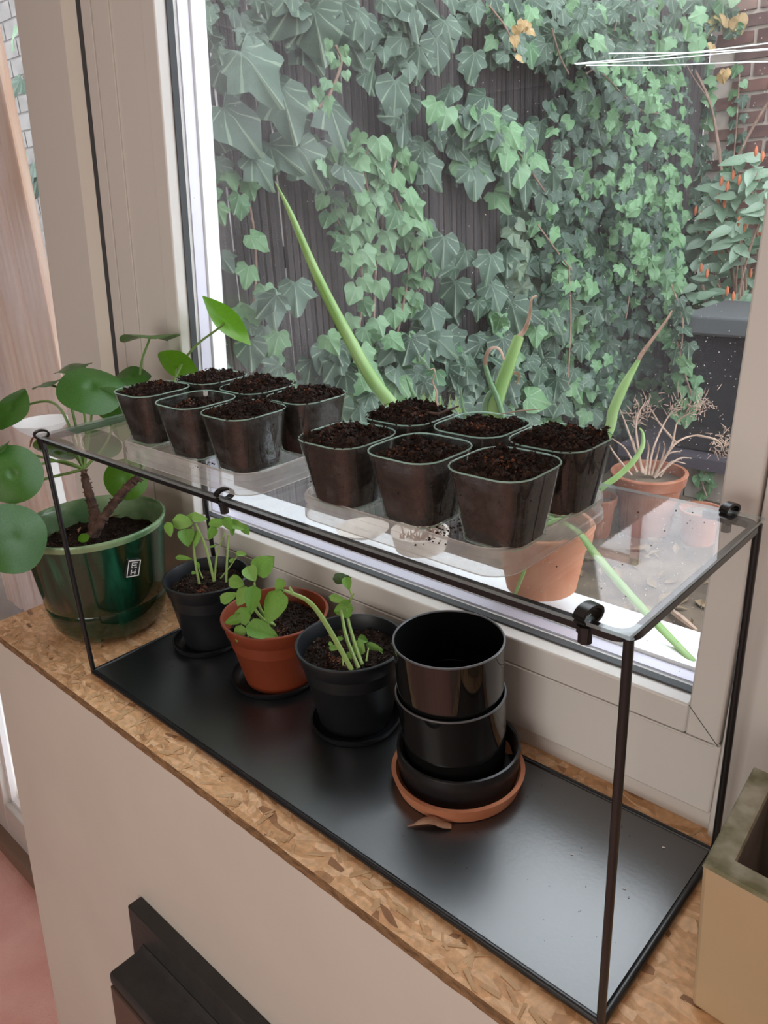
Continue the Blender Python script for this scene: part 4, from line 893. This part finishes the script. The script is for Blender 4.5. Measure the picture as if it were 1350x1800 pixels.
# cream pot and saucer behind the near lid
cc = (on_y(742, 990, .345).x, .343); zc = SZ+.0255
cp = thing('cream_pot', (cc[0], cc[1], zc), 'cream ceramic pot with withered contents on the outer sill behind the lids', 'pot')
MB().lathe([(.030,zc),(.033,zc+.002),(.038,zc+.024),(.0385,zc+.026),(.0345,zc+.026),(.033,zc+.018),(.01,zc+.016)], *cc, 48).obj('pot_wall', CREAM, cp)
q = MB()
for i in range(26): a_ = random.uniform(0,6.28); r0 = random.uniform(0,.028); p = Vector((cc[0]+r0*math.cos(a_), cc[1]+r0*math.sin(a_), zc+.016)); q.tube([p, p+Vector((random.gauss(0,.008),random.gauss(0,.008),random.uniform(.005,.016)))], [.0018,.0006], 5)
o = q.obj('withered_stems', DRYPET, cp); o['kind'] = 'stuff'
sc = tag(MB().lathe([(.028,zc),(.036,zc+.006),(.037,zc+.0072),(.034,zc+.007),(.026,zc+.003)], .17, .338, 40).obj('saucer', CREAM), 'small cream saucer on the outer sill behind the left lid', 'saucer')

# ------------------------------------------------------------ ivy
def ivy_mesh(name, M, k=0):
    pr = [(0,.0),(.15,.13),(.33,.15),(.45,.05),(.43,-.08),(.60,-.20),(.56,-.32),(.36,-.42),(.28,-.60),(.12,-.85),(0,-.98)]
    if k == 1: pr = [(0,0),(.2,.12),(.40,.09),(.44,-.05),(.42,-.17),(.57,-.34),(.50,-.44),(.30,-.52),(.22,-.68),(.10,-.90),(0,-1)]
    if k == 2: pr = [(0,.0),(.22,.14),(.42,.06),(.50,-.14),(.50,-.32),(.42,-.48),(.30,-.62),(.18,-.78),(.1,-.85),(0,-.95)]
    q = MB(); n = len(pr)
    def z(x, y): return -.22*abs(x) + .10*math.sin(abs(x)*7+y*3) - .12*(y+.3)**2*(1 if y < -.3 else 0)
    for sg_ in (1, -1):
        vs = [(0,-.25,.03)] + [(sg_*x, y, z(x, y)) for x, y in pr]
        fs = [(0,i,i+1) if sg_ < 0 else (0,i+1,i) for i in range(1, n)]
        q.add(vs, fs)
    return q.mesh(name, M, True, 175)
IV = {'d': [ivy_mesh('ivy_leaf_d%d'%k, IVYD, k) for k in range(3)], 'l': [ivy_mesh('ivy_leaf_l%d'%k, IVYL, k) for k in range(3)], 'y': [ivy_mesh('ivy_leaf_y', IVYY, 2)]}
ivies = {}
def ivy_thing(key, loc, label): ivies[key] = (thing('ivy_plant', loc, label, 'ivy', None), [0], MB(), MB(), MB())
ivy_thing('a', (XF, 1.0, GZ), 'large-leaved dark ivy covering the near end of the reed fence, left half of window')
ivy_thing('b', (XF, 1.5, GZ), 'ivy strands with fresh green leaves hanging down the middle of the fence')
ivy_thing('c', (XF, 2.4, GZ), 'dense small-leaved ivy curtain at the far end of the fence beside the brick wall')
ivy_thing('e', (XF, 1.8, GZ), 'dark tangled ivy low on the fence behind the cups')
ivy_thing('f', (.0, 3.4, GZ), 'sparse ivy trails hanging over the brick wall and the black box')
def ivy_leaf(key, px, py, size, tone='d', off=None, plane=None, rot=None):
    t, cnt, md, ml, my = ivies[key]
    off = random.uniform(.0, .12) if off is None else off
    p = on_x(px, py, XF+off) if plane is None else on_y(px, py, plane)
    if p.y > 3.37: p = on_y(px, py, 3.37-random.random()*.08)
    if p.z < GZ+.01: return
    D = (p-CAM).dot(RZ); s_ = size*D/F/1.0
    if plane is None: base_n = Vector((1, -.55, .45))
    else: base_n = Vector((.15, -1, .45))
    n_ = (base_n.normalized() + Vector((random.gauss(0,.30), random.gauss(0,.30), random.gauss(0,.25)))).normalized()
    a_ = random.gauss(0, .55) if rot is None else rot
    down = Vector((0,0,-1)); side = n_.cross(down).normalized(); dn = side.cross(n_).normalized()
    if dn.z > 0: dn = -dn
    dn = (dn*math.cos(a_) + side*math.sin(a_)).normalized()
    yv = -dn; xv = yv.cross(n_).normalized()
    M_ = Matrix.Identity(4); o_ = p + yv*s_*.4
    for i in range(3): M_[i][0] = xv[i]*s_; M_[i][1] = yv[i]*s_; M_[i][2] = n_[i]*s_; M_[i][3] = o_[i]
    me = random.choice(IV[tone])
    if cnt[0] < 298: place(me, 'leaf', t, M_); cnt[0] += 1
    else:
        q = {'d': md, 'l': ml, 'y': my}[tone]; q.add([M_ @ v_.co for v_ in me.vertices], [tuple(pl.vertices) for pl in me.polygons])
def vine(key, pts, rad=.003, off=.02, plane=None):
    P = [(on_x(x, y, XF+off) if plane is None else on_y(x, y, plane)) for x, y in pts]
    P = [Vector((p.x, min(p.y, 3.36), p.z)) for p in P]
    P = smooth_path(P, 5); q = MB(); q.tube(P, rad, 6); return q.obj('vine', TWIG, ivies[key][0])
def strand(key, pts, n, size, tone='d', spread=16, off=.03, plane=None):
    vine(key, pts, .0032, off-.012, plane)
    for i in range(n):
        k = i/(n-1)*(len(pts)-1); a = int(min(k, len(pts)-2)); fx = pts[a][0]+(pts[a+1][0]-pts[a][0])*(k-a); fy = pts[a][1]+(pts[a+1][1]-pts[a][1])*(k-a)
        sd = 1 if i % 2 else -1
        ivy_leaf(key, fx+sd*spread*random.uniform(.5,1.2), fy+random.uniform(-6,6), size*random.uniform(.8,1.2), random.choice(tone), off+random.uniform(0,.03), plane, rot=sd*random.uniform(-.1,.7))
def region(key, x0, y0, x1, y1, n, s0, s1, tones='d', off=(.01,.10), plane=None):
    for i in range(n):
        ivy_leaf(key, random.uniform(x0,x1), random.uniform(y0,y1), random.uniform(s0,s1), random.choice(tones), random.uniform(*off), plane)
random.seed(23)
# hero leaves, upper left
for x, y, s_, ro in ((455,130,118,.9),(505,195,105,.5),(425,225,112,.9),(590,215,92,.5),(695,175,76,.3),(735,110,62,.2),(655,130,60,.3),(560,60,100,.5),(500,30,84,-.4),(545,95,76,.8),(620,310,64,.6),(545,290,86,.9),(500,275,80,1.2),(460,300,70,.8),
                     (640,55,60,.2),(730,40,62,.4),(705,15,66,.7),(770,95,66,.3),(790,60,56,.6),(830,115,52,.1),(835,310,76,.2),(895,300,60,.5),(760,305,62,.9),(815,235,50,.3),(840,268,42,.1),(480,545,64,.2),(520,520,70,.3),(470,535,58,-.3),(800,640,80,.1),(820,680,70,.4),(905,555,64,.6),(760,560,66,.3),(780,440,60,0.2),(800,520,62,.3),(870,520,58,.4),(860,470,56,.1)):
    ivy_leaf('a', x, y, s_, 'd', random.uniform(.06,.13), rot=ro-.35)
region('a', 350, 0, 470, 110, 26, 24, 40); region('a', 480, 0, 640, 110, 12, 44, 74); region('a', 640, 0, 860, 130, 26, 34, 58); region('a', 640, 140, 840, 260, 14, 36, 56)
region('a', 350, 110, 640, 330, 9, 50, 84, off=(.01,.05)); region('a', 720, 240, 860, 340, 10, 36, 56)
region('a', 350, 330, 460, 640, 9, 26, 46, 'dl'); region('a', 720, 380, 900, 640, 9, 30, 56, 'd', (.005,.03)); region('a', 350, 580, 640, 720, 18, 34, 60, 'ddl')
for c in ((470,700,24),(640,640,30),(560,680,30)): ivy_leaf('a', *c, 'l')
strand('a', [(375,330),(400,300),(440,370),(450,480),(440,560)], 9, 40, 'l', 20)
# middle strands
strand('b', [(560,250),(575,330),(590,380),(610,420)], 12, 34, 'l', 18); strand('b', [(640,330),(632,400),(636,520),(625,640)], 16, 36, 'l', 15, .06)
strand('b', [(668,300),(672,400),(660,480),(655,600),(640,700)], 17, 36, 'l', 18, .05); strand('b', [(722,430),(715,500),(700,580),(684,650)], 11, 32, 'l', 15, .05)
strand('b', [(700,270),(690,320),(710,380),(740,400)], 16, 36, 'l', 22, .08); strand('b', [(590,80),(600,110),(580,165),(560,190)], 12, 22, 'l', 16, .22)
strand('b', [(655,250),(640,290),(650,350)], 12, 40, 'l', 24, .08); region('b', 560, 250, 720, 340, 16, 30, 46, 'dl'); region('b', 590, 330, 680, 440, 6, 30, 40, 'dl')
strand('b', [(790,200),(860,215),(900,255),(960,340)], 22, 44, 'dl', 26, .10); strand('b', [(740,400),(745,480),(715,560)], 12, 30, 'l', 16, .04)
region('b', 800, 230, 960, 360, 26, 34, 60, 'ddl'); strand('b', [(950,400),(985,470),(1000,540),(998,680)], 16, 26, 'dl', 16, .08)
region('b', 600, 600, 760, 720, 18, 30, 48, 'ddl')
# far curtain
region('c', 860, 0, 1100, 115, 150, 26, 48, 'ddl'); region('c', 1020, 0, 1230, 120, 110, 22, 42, 'ddl', (.0,.25)); region('c', 965, 130, 1110, 330, 110, 22, 38, 'ddl')
region('c', 1070, 120, 1215, 330, 190, 18, 30, 'dll', (.0,.22)); region('c', 960, 330, 1200, 520, 230, 20, 34, 'dl', (.0,.16)); region('c', 1090, 300, 1200, 500, 110, 20, 28, 'lld', (.05,.22))
region('c', 900, 380, 1000, 560, 60, 26, 46, 'd'); region('c', 1040, 500, 1200, 720, 170, 18, 32, 'ddl', (.0,.14)); region('c', 1190, 440, 1240, 560, 14, 18, 26, 'd', plane=3.3)
for k in range(9): ivy_leaf('c', random.choice((905,925,1000,1265))+random.uniform(-15,15), random.uniform(30,150), 20, 'y', .16)
for k in range(7): ivy_leaf('a', random.uniform(12,92), random.uniform(20,560), 40, 'dl'[k%2], plane=1.6)
for px in (((860,10),(890,50),(905,90)),((1090,0),(1078,60),(1055,110),(1030,130)),((1180,60),(1215,130),(1250,190),(1265,290)),((945,395),(985,450),(1005,475)),((1100,560),(1110,500),(1120,470)),((1000,470),(1003,560),(998,680)),((1060,130),(1120,190),(1160,200)),((970,50),(985,100),(1000,130))): vine('c', px, .0026, .14)
# low dark tangle
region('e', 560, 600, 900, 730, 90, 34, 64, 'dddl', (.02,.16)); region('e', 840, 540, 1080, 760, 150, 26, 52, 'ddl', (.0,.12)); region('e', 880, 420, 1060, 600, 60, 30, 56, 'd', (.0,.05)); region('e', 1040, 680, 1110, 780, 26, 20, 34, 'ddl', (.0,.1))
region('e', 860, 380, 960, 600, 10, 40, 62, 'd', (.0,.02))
# brick-wall trails
strand('f', [(1300,130),(1294,230),(1285,320)], 14, 20, 'dl', 12, plane=3.36); strand('f', [(1225,60),(1230,170),(1222,260),(1235,330)], 16, 20, 'd', 12, plane=3.36)
strand('f', [(1190,600),(1205,660),(1215,700),(1200,740)], 12, 26, 'l', 12, plane=2.56); strand('f', [(1180,500),(1200,560),(1195,640)], 12, 26, 'dl', 14, plane=2.55)
region('f', 1200, 0, 1300, 60, 40, 22, 36, 'dlly', plane=3.3); region('f', 1200, 60, 1250, 330, 40, 18, 30, 'ddl', plane=3.34); strand('f', [(1240,830),(1235,850),(1245,880)], 6, 26, 'l', 10, plane=2.56)
region('f', 1205, 320, 1260, 540, 50, 18, 28, 'ddl', plane=3.3); vine('f', [(1180,60),(1240,160),(1262,250),(1268,300)], .006, plane=3.25); vine('f', [(1290,290),(1320,230),(1350,180)], .006, plane=3.28)
for key, (t, cnt, md, ml, my) in ivies.items():
    for q, M in ((md, IVYD), (ml, IVYL), (my, IVYY)):
        if q.v:
            o = q.obj('foliage', M, t); o['kind'] = 'stuff'
# shrub with orange buds
sb = thing('shrub', (.05, 3.1, GZ), 'broad-leaved shrub with orange-red buds in front of the brick wall', 'shrub')
SM = leaf_mesh('shrub_leaf', SHRUBM, .52, 1.0, nx=2, ny=5, cup_=.15, droop=.15)
bud = MB().lathe([(.002,0),(.006,.008),(.0075,.02),(.005,.032),(.001,.04)], 0, 0, 7).mesh('bud', mat('orange_bud', (.55,.16,.07), .6))
random.seed(5); cnt = 0
centres = [(1265,380),(1240,425),(1300,420),(1330,380),(1260,470),(1310,500),(1225,400),(1290,340),(1335,440),(1280,540),(1235,500),(1330,300),(1345,350),(1270,350)]
base = on_y(1300, 620, 3.1)
for cx, cy in centres:
    pl = random.uniform(3.0, 3.25); c0 = on_y(cx, cy, pl); q = MB(); q.tube(smooth_path([base, base.lerp(c0,.5)+Vector((random.uniform(-.05,.05),0,-.03)), c0], 5), .005, 5); q.obj('branch', TWIG, sb)
    for k in range(13):
        a = k*2.4+random.random(); up = random.uniform(-.1,.7); d_ = Vector((math.cos(a), math.sin(a), up)).normalized(); p = c0 + Vector((random.gauss(0,.025),random.gauss(0,.02),random.uniform(-.12,.05))); n_ = Vector((.1,-.9,.9)) - d_*.2
        xv = n_.cross(d_).normalized(); M_ = frame(p, xv, n_, *([random.uniform(.08,.11)]*3)); place(SM, 'leaf', sb, M_)
        # long axis of the mesh is -y of its frame
    if random.random() < .8: place(bud, 'bud', sb, Matrix.Translation(c0+Vector((0,-.03,.05)))); place(bud, 'bud', sb, Matrix.Translation(c0+Vector((.03,-.04,.03))))
